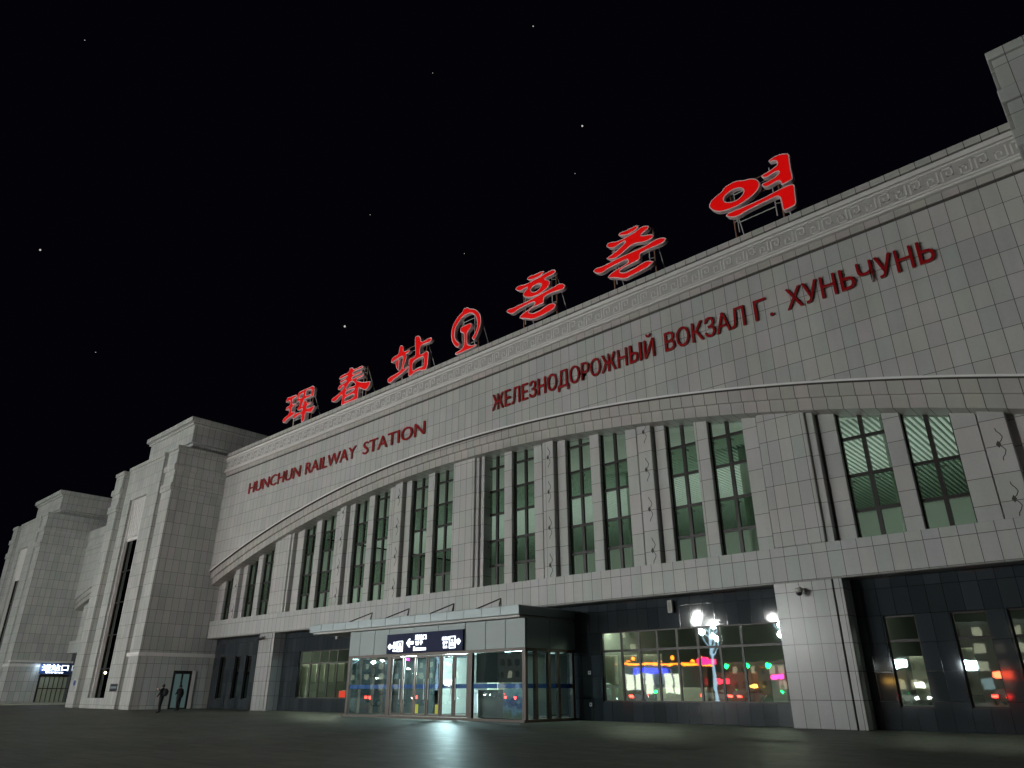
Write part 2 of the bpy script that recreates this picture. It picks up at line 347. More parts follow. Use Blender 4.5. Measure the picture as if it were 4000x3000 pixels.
for a, c in PANELS:
    x0, x1 = xp(a, YQ), xp(c, YQ); zt = max(az(x0, RL), az(x1, RL))+.4
    p = MB().box(x0, x1, YQ, 33.2, 7.43, zt).build('carved_panel', 'pil', hall, bevel=.015)
    xm = (x0+x1)/2; z = 8.16
    while z < zt-.6:
        o = MB()
        o.prism([(xm-.09, z), (xm, z-.15), (xm+.09, z), (xm, z+.15)], YQ-.012, YQ+.01)
        for s in (-1, 1):
            pts = [(xm+.03, z+s*.55), (xm+.13, z+s*.42), (xm+.19, z+s*.27), (xm+.12, z+s*.14), (xm+.04, z+s*.06)]
            o.path([(u, YQ-.004, v) for u, v in [(xm+.02, z+s*.66)]+pts], .016, 5)
        o.build('carving', 'groove', p); z += 2.18
# stone behind the gaps between windows
WINS = [(-65.86,-64.46),(-62.06,-60.26),(-59.51,-57.67),(-53.16,-51.4),(-50.68,-48.63),(-46.19,-44.38),(-43.71,-41.85),(-39.36,-37.53),(-36.87,-35.0),
        (-31.91,-30.11),(-29.46,-27.59),(-25.09,-23.26),(-22.61,-20.76),(-18.26,-16.5),(-15.77,-13.88),(-9.49,-7.55),(-6.86,-5.02),(-2.2,-.4)]
edges = sorted([(xp(a, YP), xp(c, YP)) for a, c in WINS]); cur = XL
for a, c in edges+[(XR, XR)]:
    if a-cur > .02: MB().box(cur, a, YF-.08, 33.2, 7.43, max(az(cur, RL), az(a, RL))+.4).build('recess_wall', 'pil', hall)
    cur = c
ZT = [8.72, 10.3, 12.02, 13.57, 15.15]
for a, c in edges:
    b = MB(); zt = max(az(a, RL), az(c, RL))+.3; xm = (a+c)/2; t = .075
    ztop = min(az(a, RL), az(c, RL))-.02
    b.box(a, a+t, YF-.06, YF+.1, 7.43, zt); b.box(c-t, c, YF-.06, YF+.1, 7.43, zt); b.box(xm-.085, xm+.085, YF-.055, YF+.1, 7.43, zt)
    for z in ZT:
        if z < ztop-.25:
            b.box(a+t, xm-.085, YF-.05, YF+.1, z-.07, z+.07); b.box(xm+.085, c-t, YF-.05, YF+.1, z-.07, z+.07)
    b.box(a+t, c-t, YF-.05, YF+.1, 7.43, 7.5)
    wf = b.build('window', 'frame', hall)
    MB().box(a+.05, c-.05, YF+.02, YF+.03, 7.45, zt-.05).build('pane', 'upane', wf)
    for z0, z1 in ((8.79, 10.23), (12.09, 13.5)):
        if z1 < ztop:
            MB().box(a+t+.01, xm-.095, YF-.012, YF-.002, z0, z1).build('opening_sash', 'gpane', wf); MB().box(xm+.095, c-t-.01, YF-.012, YF-.002, z0, z1).build('opening_sash', 'gpane', wf)
    h = MB()
    for z in (10.3-.32, 13.57-.32):
        if z < ztop-.5:
            for s in (a+t+.09, xm+.17): h.path([(s, YF-.05, z), (s+.05, YF-.16, z+.03), (s+.17, YF-.18, z), (s+.19, YF-.17, z-.12)], .022, 5)
    if h.v: h.build('window_stay', 'frame', wf)
# upper hall interior
MB().box(-67.5, 3.5, 69.6, 70, 5.9, 16.6).build('interior_wall', 'iwall', hall)
MB().box(-67.9, -67.5, 33.3, 70, 5.9, 16.6).build('interior_wall', 'iwall', hall)
MB().box(3.5, 3.9, 33.3, 70, 5.9, 16.6).build('interior_wall', 'iwall', hall)
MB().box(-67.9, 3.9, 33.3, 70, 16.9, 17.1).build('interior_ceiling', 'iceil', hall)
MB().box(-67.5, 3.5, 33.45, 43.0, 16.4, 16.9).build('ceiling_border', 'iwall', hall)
b = MB(); x = -66.0
while x < 3: b.box(x, x+.17, 43, 69.5, 16.42, 16.62); x += .34
b.build('ceiling_slat', 'slat', hall)
MB().box(-67.5, 3.5, 33.7, 69.6, 5.7, 5.89).build('interior_floor', 'ifloor', hall)
b = MB()
for x in range(-64, 4, 9): MB().tube((x, 44, 5.9), (x, 44, 16.4), .45, 20).build('hall_column', 'iwall', hall, smooth=True)
random.seed(4)
for k in range(12): x = -66+k*5.8; MB().box(x, x+random.uniform(1.5, 4), 69.45, 69.58, 6.2+random.random()*2, 9+random.random()*4).build('wall_panel', plain('wall_panel_colour', random.choice(((.3,.4,.34), (.75,.75,.66), (.45,.36,.26), (.5,.6,.55))), .6), hall)
def area(name, loc, rot, sx, sy, W, col, parent):
    l = bpy.data.lights.new(name, 'AREA'); l.shape = 'RECTANGLE'; l.size = sx; l.size_y = sy; l.energy = W; l.color = col
    o = bpy.data.objects.new(name, l); C.objects.link(o); o.location = Vector(loc)-root_of(parent).location; o.rotation_euler = rot; o.parent = parent; return o
for x in (-60, -46, -32, -18, -5):
    area('hall_lamp', (x, 50, 6.6), (R(180), 0, 0), 11, 14, HALL_W, (.93, 1, .95), hall)
# ---------------------------------------------------------------- lower storey (dark granite)
YD = 33.3
LW = [(-66.75,-65.7,.8,4.33),(-64.0,-63.05,.8,4.33),(-62.1,-61.1,.8,4.33),(-53.6,-46.9,.92,4.37),(-23.92,-13.9,.92,4.37),(-9.42,-8.2,.83,4.31),(-6.92,-5.69,.83,4.31),(-5.0,-3.7,.83,4.31),(-2.6,-1.4,.83,4.31)]
VX0, VX1 = -40.95, -25.66
b = MB(); cur = -68.0
for a, c, z0, z1 in LW+[(XR, XR, 0, 0)]:
    if a > cur: b.box(cur, a, YD, YD+.35, 0, 5.9)
    if c > a: b.box(a, c, YD, YD+.35, 0, z0); b.box(a, c, YD, YD+.35, z1, 5.9)
    cur = c
# doorway behind the vestibule stays open: cut by leaving a hole
bb = MB()
for i in range(0, len(b.v), 8):
    vs = b.v[i:i+8]; x0, x1, z0, z1 = vs[0][0], vs[1][0], vs[0][2], vs[4][2]
    if x0 < -46 and x1 > -46 or (x0 < VX1-1 and x1 > VX0+1 and z0 == 0 and z1 == 5.9):
        bb.box(x0, VX0+.6, YD, YD+.35, z0, z1); bb.box(VX0+.6, VX1-.6, YD, YD+.35, 3.4, 5.9); bb.box(VX1-.6, x1, YD, YD+.35, z0, z1)
    else: bb.box(x0, x1, YD, YD+.35, z0, z1)
bb.build('lower_wall', 'dark', hall)
def ground_window(a, c, z0, z1, muls, trans, pane, half=None):
    b = MB(); t = .06
    b.box(a, a+t, YD+.12, YD+.2, z0, z1); b.box(c-t, c, YD+.12, YD+.2, z0, z1); b.box(a+t, c-t, YD+.12, YD+.2, z0, z0+.07); b.box(a+t, c-t, YD+.12, YD+.2, z1-.07, z1)
    for x in muls: b.box(x-.055, x+.055, YD+.115, YD+.2, z0+.07, z1-.07)
    for z in trans: b.box(a+t, c-t, YD+.12, YD+.19, z-.055, z+.055)
    wf = b.build('ground_window', 'frame', hall)
    MB().box(a+.02, c-.02, YD+.155, YD+.165, z0+.02, z1-.02).build('pane', pane, wf)
    return wf
for a, c, z0, z1 in LW[:3]: ground_window(a, c, z0, z1, [], [], 'dpane')
ground_window(*LW[3], [-52.0, -50.8, -49.6, -48.45], [3.42], 'lpane')
ground_window(*LW[4], [-22.65, -21.55, -20.45, -19.3, -18.15, -16.98, -15.85], [3.40], 'lpane')
for wn in LW[5:]: ground_window(*wn, [], [3.33], 'lpane')
# interior of the ground floor
MB().box(-67.5, 3.5, 46, 46.3, 0, 5.6).build('interior_wall', 'lwall', hall)
MB().box(-67.5, 3.5, 33.7, 46, 5.45, 5.65).build('interior_ceiling', 'lwall', hall)
MB().box(-67.5, 3.5, 33.66, 46, .02, .12).build('interior_floor', 'ifloor', hall)
for x0, x1 in ((-57.4, -57.2), (-45.4, -45.2), (-24.4, -24.2), (-11, -10.8)): MB().box(x0, x1, 33.66, 46, .12, 5.45).build('partition', 'lwall', hall)
def drape(x0, x1, y, z0, z1, n=14):
    b = MB(); pts = []
    for i in range(n*4+1): pts.append((x0+(x1-x0)*i/(n*4), y+.06*math.sin(i*math.pi/2)))
    for (xa, ya), (xb, yb) in zip(pts, pts[1:]): b.add([(xa,ya,z0),(xb,yb,z0),(xb,yb,z1),(xa,ya,z1)], [(0,1,2,3)])
    return b
for x0, x1, z0, z1 in ((-23.9,-22.9,1.75,3.2),(-22.5,-21.7,1.75,3.2),(-21.3,-20.2,1.75,3.2),(-8.75,-8.1,1.1,2.75),(-6.85,-6.45,1.3,3.0),(-53.0,-52.2,.95,3.4),(-51.9,-51.0,2.1,3.4),(-50.6,-49.9,2.1,3.4),(-49.4,-48.7,2.1,3.4),(-48.2,-47.4,2.1,3.4)):
    drape(x0*33.9/33.3, x1*33.9/33.3, 33.95, z0, z1).build('curtain', 'curtain', hall)
for x0, x1, y in ((-55.5, -47.5, 34.45), (-24.1, -20.2, 34.45), (-17, -14.5, 37), (-9.6, -8.0, 34.45), (-7.4, -6.0, 34.45)):
    MB().box(x0, x1, y-.1, y+.1, 4.62, 4.70).box((x0+x1)/2-.03, (x0+x1)/2+.03, y-.03, y+.03, 4.70, 5.45).build('ceiling_lamp', 'backlight', hall)  # strips added out of view, most close behind curtains so these glow
for x0, x1, z0, z1, cl in ((-22, -19, .12, 1.6, (.5,.48,.4)), (-18.5, -16.5, .12, 2.3, (.35,.1,.08)), (-50.5, -49.2, .12, 1.5, (.45,.45,.4)), (-8.6, -7.6, .12, 1.0, (.6,.62,.6)), (-15.6, -14.8, .12, 2.6, (.55,.55,.5))):
    MB().box(x0, x1, 35.5, 36.1, z0, z1).box(x0+.05, x1-.05, 35.45, 35.5, z0+.1, z1-.1).build('counter', plain('counter_colour', cl, .5), hall, bevel=.02)
# ---------------------------------------------------------------- towers
def tower(dx, dy, label):
    F = 26.45
    t = empty('stone_tower', (-75.65+dx, 30+dy, 0), label, 'tower', 'stone towers of the station')
    def B(): return MB()
    def fin(b, name, mat, bev=.02, par=None):
        b.v = [(x+dx, y+dy, z) for x, y, z in b.v]; return b.build(name, mat, par or t, bevel=bev)
    fin(B().box(-83.3, -67.98, 27.2, 38, 0, 23.06), 'tower_wall', 'tower')
    fin(B().box(-70.05, -67.97, F, 27.195, 0, 23.06), 'corner_pillar', 'tower'); fin(B().box(-83.35, -81.3, F, 27.195, 0, 23.06), 'corner_pillar', 'tower')
    sl, sr = -78.2, -74.1
    b = B().box(-79.8, sl, F+.1, 27.195, 0, 23.06).box(sr, -71.3, F+.1, 27.195, 0, 23.06).box(sl, sr, F+.1, 27.195, 19.7, 23.06).box(sl, sr, F+.1, 27.195, 0, .87)
    fin(b, 'front_panel', 'tower')
    b = B()
    for i in range(7):
        x = sl+.35+i*(sr-sl-.7)/7; b.box(x+.12, x+.42, 26.85, 27.19, 15.7, 19.695)
    b.box(sl+.3, sr-.3, 27.0, 27.19, 15.4, 15.72); fin(b, 'fluting', 'carve', .03)
    b = B().box(sl+.32, sl+.42, 26.7, 27.19, .87, 19.69).box(sr-.42, sr-.32, 26.7, 27.19, .87, 19.69); fin(b, 'slot_rib', 'carve', .02)
    b = B().box(sl+.5, sl+.58, 27.0, 27.19, .87, 15.4).box(sr-.58, sr-.5, 27.0, 27.19, .87, 15.4)
    for z in (3.4, 6.4, 9.4, 12.4): b.box(sl+.58, sr-.58, 27.02, 27.19, z-.05, z+.05)
    wf = fin(b, 'slot_window', 'frame', 0); fin(B().box(sl+.58, sr-.58, 27.1, 27.11, .87, 15.4), 'pane', 'dpane', 0, wf)
    for z0, z1, pr in ((23.07, 23.45, .12), (20.98, 21.59, .15), (18.97, 19.72, .14)):
        b = B().box(-70.2, -67.98+pr, F-pr, 27.1, z0, z1).box(-68.2, -67.98+pr, 27.1, 38, z0, z1)
        if z0 < 22: b.box(-70.2, -67.98+pr+.05, F-pr-.05, 27.05, z0+.22, z1-.1)
        fin(b, 'moulding', 'tower', .04)
        fin(B().box(-83.35-pr, -81.15, F-pr, 27.1, z0, z1).box(-83.35-pr, -83.2, 27.1, 38, z0, z1), 'moulding', 'tower', .04)
        if z0 > 23: fin(B().box(-79.9, -71.2, F-.02, 27.1, z0, z1), 'moulding', 'tower', .04)
    fin(B().box(-70.5, -67.9, F-.06, 27.1, 4.25, 4.58).box(-68.2, -67.9, 27.1, 34.3, 4.25, 4.58), 'belt_course', 'carve', .03)
    fin(B().box(-78.2, -68.5, 27.9, 38, 23.45, 24.1), 'block_base', 'tower'); fin(B().box(-78.4, -68.1, 27.6, 40, 24.1, 25.9), 'top_block', 'tower', .03)
    fin(B().box(-78.55, -68.0, 27.4, 40.1, 25.88, 26.14).box(-78.75, -67.9, 27.15, 40.2, 26.14, 26.65), 'block_coping', 'tower', .05)
    return t
near = tower(0, 0, 'tall pale stone tower with a dark door in its side, left of the great arch')
far = tower(-40.75, .75, 'farthest stone tower at the left edge, beside the glowing blue sign')
rightt = tower(83.52, 0, 'stone tower cut by the right edge of the photo, only its top corner visible')
# door in the near tower's inner side
b = MB().box(-67.96, -67.88, 29.75, 29.9, 0, 3.12).box(-67.96, -67.88, 31.2, 31.4, 0, 3.12).box(-67.96, -67.88, 29.9, 31.2, 2.85, 3.12).box(-67.96, -67.88, 30.48, 30.62, .1, 2.85).box(-67.96, -67.88, 29.9, 31.2, 0, .1)
d = b.build('side_door', 'frame', near)
mgl, t_, b_ = nodes('dim_lit_glass'); b_.inputs['Base Color'].default_value = (.05, .09, .09, 1); b_.inputs['Emission Color'].default_value = (.30, .48, .47, 1); b_.inputs['Emission Strength'].default_value = .13; b_.inputs['Roughness'].default_value = .08
MB().box(-67.955, -67.93, 29.9, 31.2, .1, 2.85).build('pane', mgl, d)
MB().box(-67.96, -67.86, 31.4, 31.72, 0, 3.14).build('door_jamb', 'carve', near)
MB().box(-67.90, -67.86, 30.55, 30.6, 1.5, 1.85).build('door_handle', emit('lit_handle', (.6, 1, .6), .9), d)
# ---------------------------------------------------------------- wing between the two left towers
wing = empty('side_wing', (-96, 33, 0), 'lower tiled wing wall between the two left towers, with its own arch', 'building')
WX0, WX1 = -108.75, -83.3
def wz(x, r): return -28.9+math.sqrt(r*r-(x+96)**2)
def wstrip(name, mat, zlo, zhi, yf, n=40):
    b = MB()
    for i in range(n):
        x0 = WX0+(WX1-WX0)*i/n; x1 = WX0+(WX1-WX0)*(i+1)/n
        b.add([(x0,yf,zlo(x0)),(x1,yf,zlo(x1)),(x1,yf,zhi(x1)),(x0,yf,zhi(x0)),(x0,34.2,zlo(x0)),(x1,34.2,zlo(x1))], [(0,1,2,3),(4,5,1,0)])
    return b.build(name, mat, wing)
wstrip('upper_wall', 'tower', lambda x: wz(x, 43.3), lambda x: 21.0, 32.7)
wstrip('arch_moulding', 'arch', lambda x: wz(x, 42.7), lambda x: wz(x, 43.3)+.02, 32.85)
wstrip('arch_moulding', 'arch', lambda x: wz(x, 42.1), lambda x: wz(x, 42.7)+.02, 33.0)
MB().box(WX0, WX1, 32.6, 34, 20.3, 21.6).build('cornice', 'tower', wing); MB().box(WX0, WX1, 32.6, 34, 18.9, 19.4).build('moulding', 'tower', wing)
MB().box(WX0, WX1, 33.3, 34, 5.9, 7.4).build('sill_band', 'band', wing)
MB().box(WX0, WX1, 34.0, 34.3, 0, 5.9).build('lower_wall', 'dark', wing)
MB().box(WX0, WX1, 34.05, 34.3, 7.4, 14.5).build('recess_wall', 'pil', wing)
for k in range(6):
    x = -107.2+k*4.1
    MB().box(x, x+1.2, 33.6, 34.05, 7.4, wz(x, 42.1)+.6).build('pilaster', 'pil', wing, bevel=.03)
    wf = MB().box(x+1.5, x+3.8, 34.0, 34.04, 7.4, wz(x+2, 42.1)+.3).build('window', 'frame', wing); MB().box(x+1.6, x+2.6, 33.98, 33.99, 7.6, wz(x+2, 42.1)).box(x+2.7, x+3.7, 33.98, 33.99, 7.6, wz(x+2, 42.1)).build('pane', 'dpane', wf)
# lit entrance in the far tower's side: door, sign, step
XD = -108.7
b = MB().box(XD+.02, XD+.1, 30.75, 30.95, 0, 3.4).box(XD+.02, XD+.1, 34.1, 34.3, 0, 3.4).box(XD+.02, XD+.1, 30.95, 34.1, 3.1, 3.4).box(XD+.02, XD+.1, 30.95, 34.1, 1.7, 1.8)
for k in range(1, 6): b.box(XD+.02, XD+.09, 30.95+k*.525-.04, 30.95+k*.525+.04, 0, 3.1)
d = b.build('shutter_door', 'frame', far)
mlit, t_, b_ = nodes('dim_shutter'); b_.inputs['Base Color'].default_value = (.2, .22, .17, 1); b_.inputs['Emission Color'].default_value = (.4, .45, .32, 1); b_.inputs['Emission Strength'].default_value = .07; b_.inputs['Roughness'].default_value = .25
MB().box(XD+.03, XD+.05, 30.95, 34.1, 0, 3.1).build('pane', mlit, d)
MB().box(XD+.03, XD+.9, 27.0, 34.3, 4.75, 4.95).build('door_canopy', 'carve', far)
fs = empty('illuminated_sign', (XD, 32.3, 4), 'small glowing white and blue sign over the far left doorway', 'sign')
MB().box(XD+.12, XD+.3, 30.6, 34.0, 3.45, 4.65).build('sign_panel', emit('blue_panel', (.01, .05, .2), .1), fs)
def side_text(s, y0, y1, z0, z1, xx, par):
    cv = text_mesh(s, .015); a, bb_, c, d_ = bounds(cv)
    return from_curve(cv, 'lettering', 'white', par, lambda x, y, z: (xx+z*.5, y0+(x-a)/(bb_-a)*(y1-y0), z0+(y-c)/(d_-c)*(z1-z0)))
side_text('进站口', 30.8, 33.8, 3.8, 4.58, XD+.32, fs); side_text('Entrance', 31.3, 33.3, 3.52, 3.78, XD+.32, fs)
area('sign_lamp', (XD+.6, 31.5, 4.2), (0, R(70), 0), .6, 2.4, 40, (.6, .8, 1), fs)
MB().box(XD, XD+9, 24.5, 33.9, 0, .16).build('entrance_step', plain('pale_step', (.5, .52, .42), .4), far)
# ================================================================ entrance vestibule
ves = empty('entrance_vestibule', (-33.3, 31, 0), 'glass entrance porch with flat metal canopy and six brown framed doors', 'porch')
FY = 29.1
MB().box(VX0-.1, VX1+.05, FY-.15, YD, 0, .13).build('plinth', 'frame2', ves)
b = MB()
for a, c in ((VX0, -39.86), (-39.84, -38.36), (-38.34, -36.92), (-36.9, -34.6), (-34.58, -32.4), (-32.38, -30.12), (-30.1, -28.55), (-28.53, -27.07), (-27.05, VX1)): b.box(a, c-.012, FY, FY+.12, 3.52, 4.98)
for a, c in ((FY+.14, 31.1), (31.12, YD)): b.box(VX1-.12, VX1, a, c, 3.52, 4.98); b.box(VX0, VX0+.12, a, c, 3.52, 4.98)
b.build('fascia_panel', 'metal', ves, bevel=.01)
can = MB().box(-45.0, -25.6, 28.55, YD, 5.12, 5.6).build('canopy', 'can', ves, bevel=.02)
b = MB()
for k in range(1, 14): x = -45+k*1.39; b.box(x-.012, x+.012, 28.54, 28.56, 5.12, 5.6)
b.build('canopy_joint', 'groove', can)
MB().box(-44.8, -25.75, 28.75, YD, 5.0, 5.118).build('canopy_soffit', 'soffit', can)
for x in (-40.25, -36.45, -32.3, -28.45):
    MB().tube((x-.55, 28.75, 5.6), (x, 30.2, 6.25), .035).tube((x, 30.2, 6.25), (x+.55, 28.75+.9, 5.6), .035).tube((x, 30.2, 6.25), (x, 30.0, 5.6), .035).build('canopy_strut', 'frame', can)
posts = [VX0, -36.72, -29.72, VX1]
b = MB()
for x0, x1 in ((VX0, VX0+.22), (-36.9, -36.55), (-29.85, -29.55), (VX1-.25, VX1)): b.box(x0, x1, FY+.01, FY+.2, .13, 3.5)
b.box(VX0, VX1, FY+.005, FY+.2, 3.36, 3.52)
for y in (29.9, 30.95, 31.75, 33.0): b.box(VX1-.2, VX1-.01, y, y+.2, .13, 3.5); b.box(VX0+.01, VX0+.2, y, y+.2, .13, 3.5)
b.box(VX1-.2, VX1-.012, FY+.2, YD, 3.36, 3.515); b.box(VX0+.012, VX0+.2, FY+.2, YD, 3.36, 3.515)
b.build('door_frame', 'frame2', ves, bevel=.01)
for a, c in ((VX0+.22, -38.72), (-38.66, -36.9), (-29.55, -27.72), (-27.66, VX1-.25)):
    p = MB().box(a, c, FY+.08, FY+.092, .15, 3.36).build('glass_panel', 'vpane', ves)
    MB().box(a, c, FY+.095, FY+.099, 1.58, 1.80).build('film_strip', 'blue', p)
for y0, y1 in ((FY+.2, 29.9), (30.1, 30.95), (31.15, 31.75), (31.95, 33.0)):
    for X in (VX1-.1, VX0+.1): 
        p = MB().box(X-.006, X+.006, y0, y1, .15, 3.36).build('glass_panel', 'vpane', ves)
        if X > -30: MB().box(X-.02, X-.012, y0, y1, 1.58, 1.80).build('film_strip', 'blue', p)
dx = [-36.55, -35.43, -34.34, -33.24, -32.08, -31.0, -29.85]
for k in range(6):
    a, c = dx[k]+.03, dx[k+1]-.03
    d = MB().box(a, a+.1, FY+.03, FY+.1, .15, 3.34).box(c-.1, c, FY+.03, FY+.1, .15, 3.34).box(a+.1, c-.1, FY+.03, FY+.1, 3.24, 3.34).box(a+.1, c-.1, FY+.03, FY+.1, .15, .24).build('door', 'frame2', ves)
    MB().box(a+.1, c-.1, FY+.06, FY+.07, .24, 3.24).build('pane', 'vpane', d)
    MB().box(a+.1, c-.1, FY+.075, FY+.079, 1.58, 1.80).build('film_strip', 'blue', d)
    MB().tube((c-.16 if k % 2 == 0 else a+.16, FY-.02, 1.0), (c-.16 if k % 2 == 0 else a+.16, FY-.02, 2.1), .02).build('door_handle', 'trim', d)
    if k in (2, 3): MB().box(a+.12 if k == 2 else c-.38, a+.38 if k == 2 else c-.12, FY+.05, FY+.055, .28, .75).build('sticker', 'yellow', d)
# vestibule inside
MB().box(VX0+.2, VX1-.2, FY+.25, 45, 3.52, 3.6).build('inner_ceiling', 'iwall', ves)
for x in (-37.8, -33.2, -28.6): MB().box(x-.45, x+.45, 31.2, 31.8, 3.45, 3.51).build('ceiling_lamp', 'panel', ves)
pl = bpy.data.lights.new('door_lamp', 'POINT'); pl.energy = 1700; pl.color = (.78, .97, 1); pl.shadow_soft_size = .2
plo = bpy.data.objects.new('door_lamp', pl); C.objects.link(plo); plo.location = Vector((-33.4, 31.0, 3.1))-ves.location; plo.parent = ves
b = MB().box(-36.5, -36.3, 33.0, 44, .13, 3.5).box(-30.2, -30.0, 33.0, 44, .13, 3.5); b.build('inner_wall', 'iwall', ves)
MB().box(-31.4, -30.4, 32.2, 33.2, .13, 3.4).build('inner_column', plain('cream_column', (.42, .46, .33), .5), ves)
MB().box(-40.6, -37.0, 32.9, 33.1, .13, 3.4).build('inner_screen', plain('dark_screen', (.05, .07, .07), .3), ves)
MB().box(-29.5, -25.95, FY+.3, FY+.34, 1.86, 3.36).build('roller_blind', plain('dark_blind', (.012, .016, .013), .7), ves)
MB().box(-29.5, -27.62, FY+.45, FY+.9, .14, 1.5).build('dark_counter', plain('dark_counter_front', (.02, .022, .02), .35), ves, bevel=.02)
# mountain poster behind the right pane
mp_, t_, b_ = nodes('mountain_poster'); g_ = N(t_, 'ShaderNodeNewGeometry'); s_ = N(t_, 'ShaderNodeSeparateXYZ'); t_.links.new(g_.outputs['Position'], s_.inputs[0])
nz_ = N(t_, 'ShaderNodeTexNoise'); nz_.inputs['Scale'].default_value = 2.4; nz_.inputs['Detail'].default_value = 6; t_.links.new(g_.outputs['Position'], nz_.inputs['Vector'])
rp = N(t_, 'ShaderNodeValToRGB'); t_.links.new(math_(t_, 'ADD', math_(t_, 'MULTIPLY', s_.outputs[2], .45), math_(t_, 'MULTIPLY', nz_.outputs[0], .55)), rp.inputs[0])
e = rp.color_ramp.elements; e[0].position = .38; e[0].color = (.06, .09, .04, 1); e[1].position = .98; e[1].color = (.45, .7, .72, 1)
for ps, cl in ((.5, (.15, .32, .5, 1)), (.6, (.02, .07, .25, 1)), (.72, (.04, .15, .4, 1)), (.82, (.35, .55, .6, 1))): q = e.new(ps); q.color = cl
t_.links.new(rp.outputs[0], b_.inputs['Base Color']); b_.inputs['Roughness'].default_value = .5
po = MB().box(-27.55, -25.95, FY+.35, FY+.4, .16, 1.55).build('poster', mp_, None); tag(po, 'blue mountain landscape poster behind the right pane of the entrance porch', 'poster')
# luggage trolleys / scanner as low forms inside
for x in (-35.2, -34.2):
    sc_ = MB().box(x-.35, x+.35, 34.5, 36, .13, 1.3).box(x-.3, x+.3, 34.6, 35.9, 1.3, 1.5).build('security_scanner', 'trim', None, bevel=.05); tag(sc_, 'pale security scanner standing just inside the middle entrance doors', 'scanner', 'scanners inside the entrance')
for x, y, h, cl in ((-39.6, 36.5, 1.9, (.5,.1,.08)), (-38.2, 38, 2.3, (.7,.7,.68)), (-33.2, 39, 2.2, (.1,.45,.45)), (-32.2, 37, 1.7, (.75,.75,.7)), (-28.8, 37.5, 2.0, (.2,.3,.5))):
    q = MB().box(x-.42, x+.42, y-.12, y+.12, .35, h).box(x-.35, x-.29, y-.2, y+.2, .13, .35).box(x+.29, x+.35, y-.2, y+.2, .13, .35).build('display_stand', plain('stand_colour', cl, .5), None, bevel=.03); tag(q, 'upright display board standing inside the entrance hall behind the glass', 'display board', 'display boards inside the entrance')
# direction sign on the fascia
ds = empty('direction_sign', (-33.5, 29.0, 4), 'dark navy direction sign with glowing white arrows over the entrance doors', 'sign')
MB().box(-36.92, -30.17, FY-.14, FY-.005, 3.53, 4.64).build('sign_panel', 'navy', ds, bevel=.01)
YS = FY-.15
def arrow(x, z, s, w=.42):
    return MB().prism([(x, z), (x+s*w*.42, z+w*.42), (x+s*w*.62, z+w*.42), (x+s*w*.4, z+.085), (x+s*w*1.15, z+.085), (x+s*w*1.15, z-.085), (x+s*w*.4, z-.085), (x+s*w*.62, z-w*.42), (x+s*w*.42, z-w*.42)], YS-.03, YS).build('arrow', 'white', ds)
arrow(-36.75, 3.93, 1, .38); arrow(-35.0, 4.08, 1, .55); arrow(-30.32, 4.0, -1, .38)
for s, x0, x1, z0, z1 in (('进站口', -34.25, -33.25, 4.22, 4.52), ('입구', -34.2, -33.55, 3.93, 4.18), ('Entrance', -34.35, -33.25, 3.63, 3.86),
                          ('售票', -36.26, -35.92, 3.98, 4.2), ('매표', -36.26, -35.92, 3.78, 3.95), ('Tickets', -36.3, -35.9, 3.64, 3.75), ('出站口', -31.86, -31.3, 4.1, 4.3), ('출구', -31.8, -31.4, 3.88, 4.05), ('Exit', -31.75, -31.42, 3.68, 3.83)):
    text_on('lettering', s, 'white', ds, x0, x1, z0, z1, YS-.002, .012, .012)
for x0, x1, z0, z1 in ((-35.86, -35.35, 3.62, 4.22), (-31.25, -30.75, 3.66, 4.3)):
    t = .05; b = MB().box(x0, x0+t, YS-.03, YS, z0, z1).box(x1-t, x1, YS-.03, YS, z0, z1).box(x0+t, x1-t, YS-.03, YS, z0, z0+t).box(x0+t, x1-t, YS-.03, YS, z1-t, z1)
    xm = (x0+x1)/2; b.prism([(xm-.1, z0+.12), (xm+.1, z0+.12), (xm+.1, z0+.32), (xm-.1, z0+.32)], YS-.03, YS); b.ball((xm, YS-.01, z0+.42), .06, 8, 5); b.build('icon', 'white', ds)
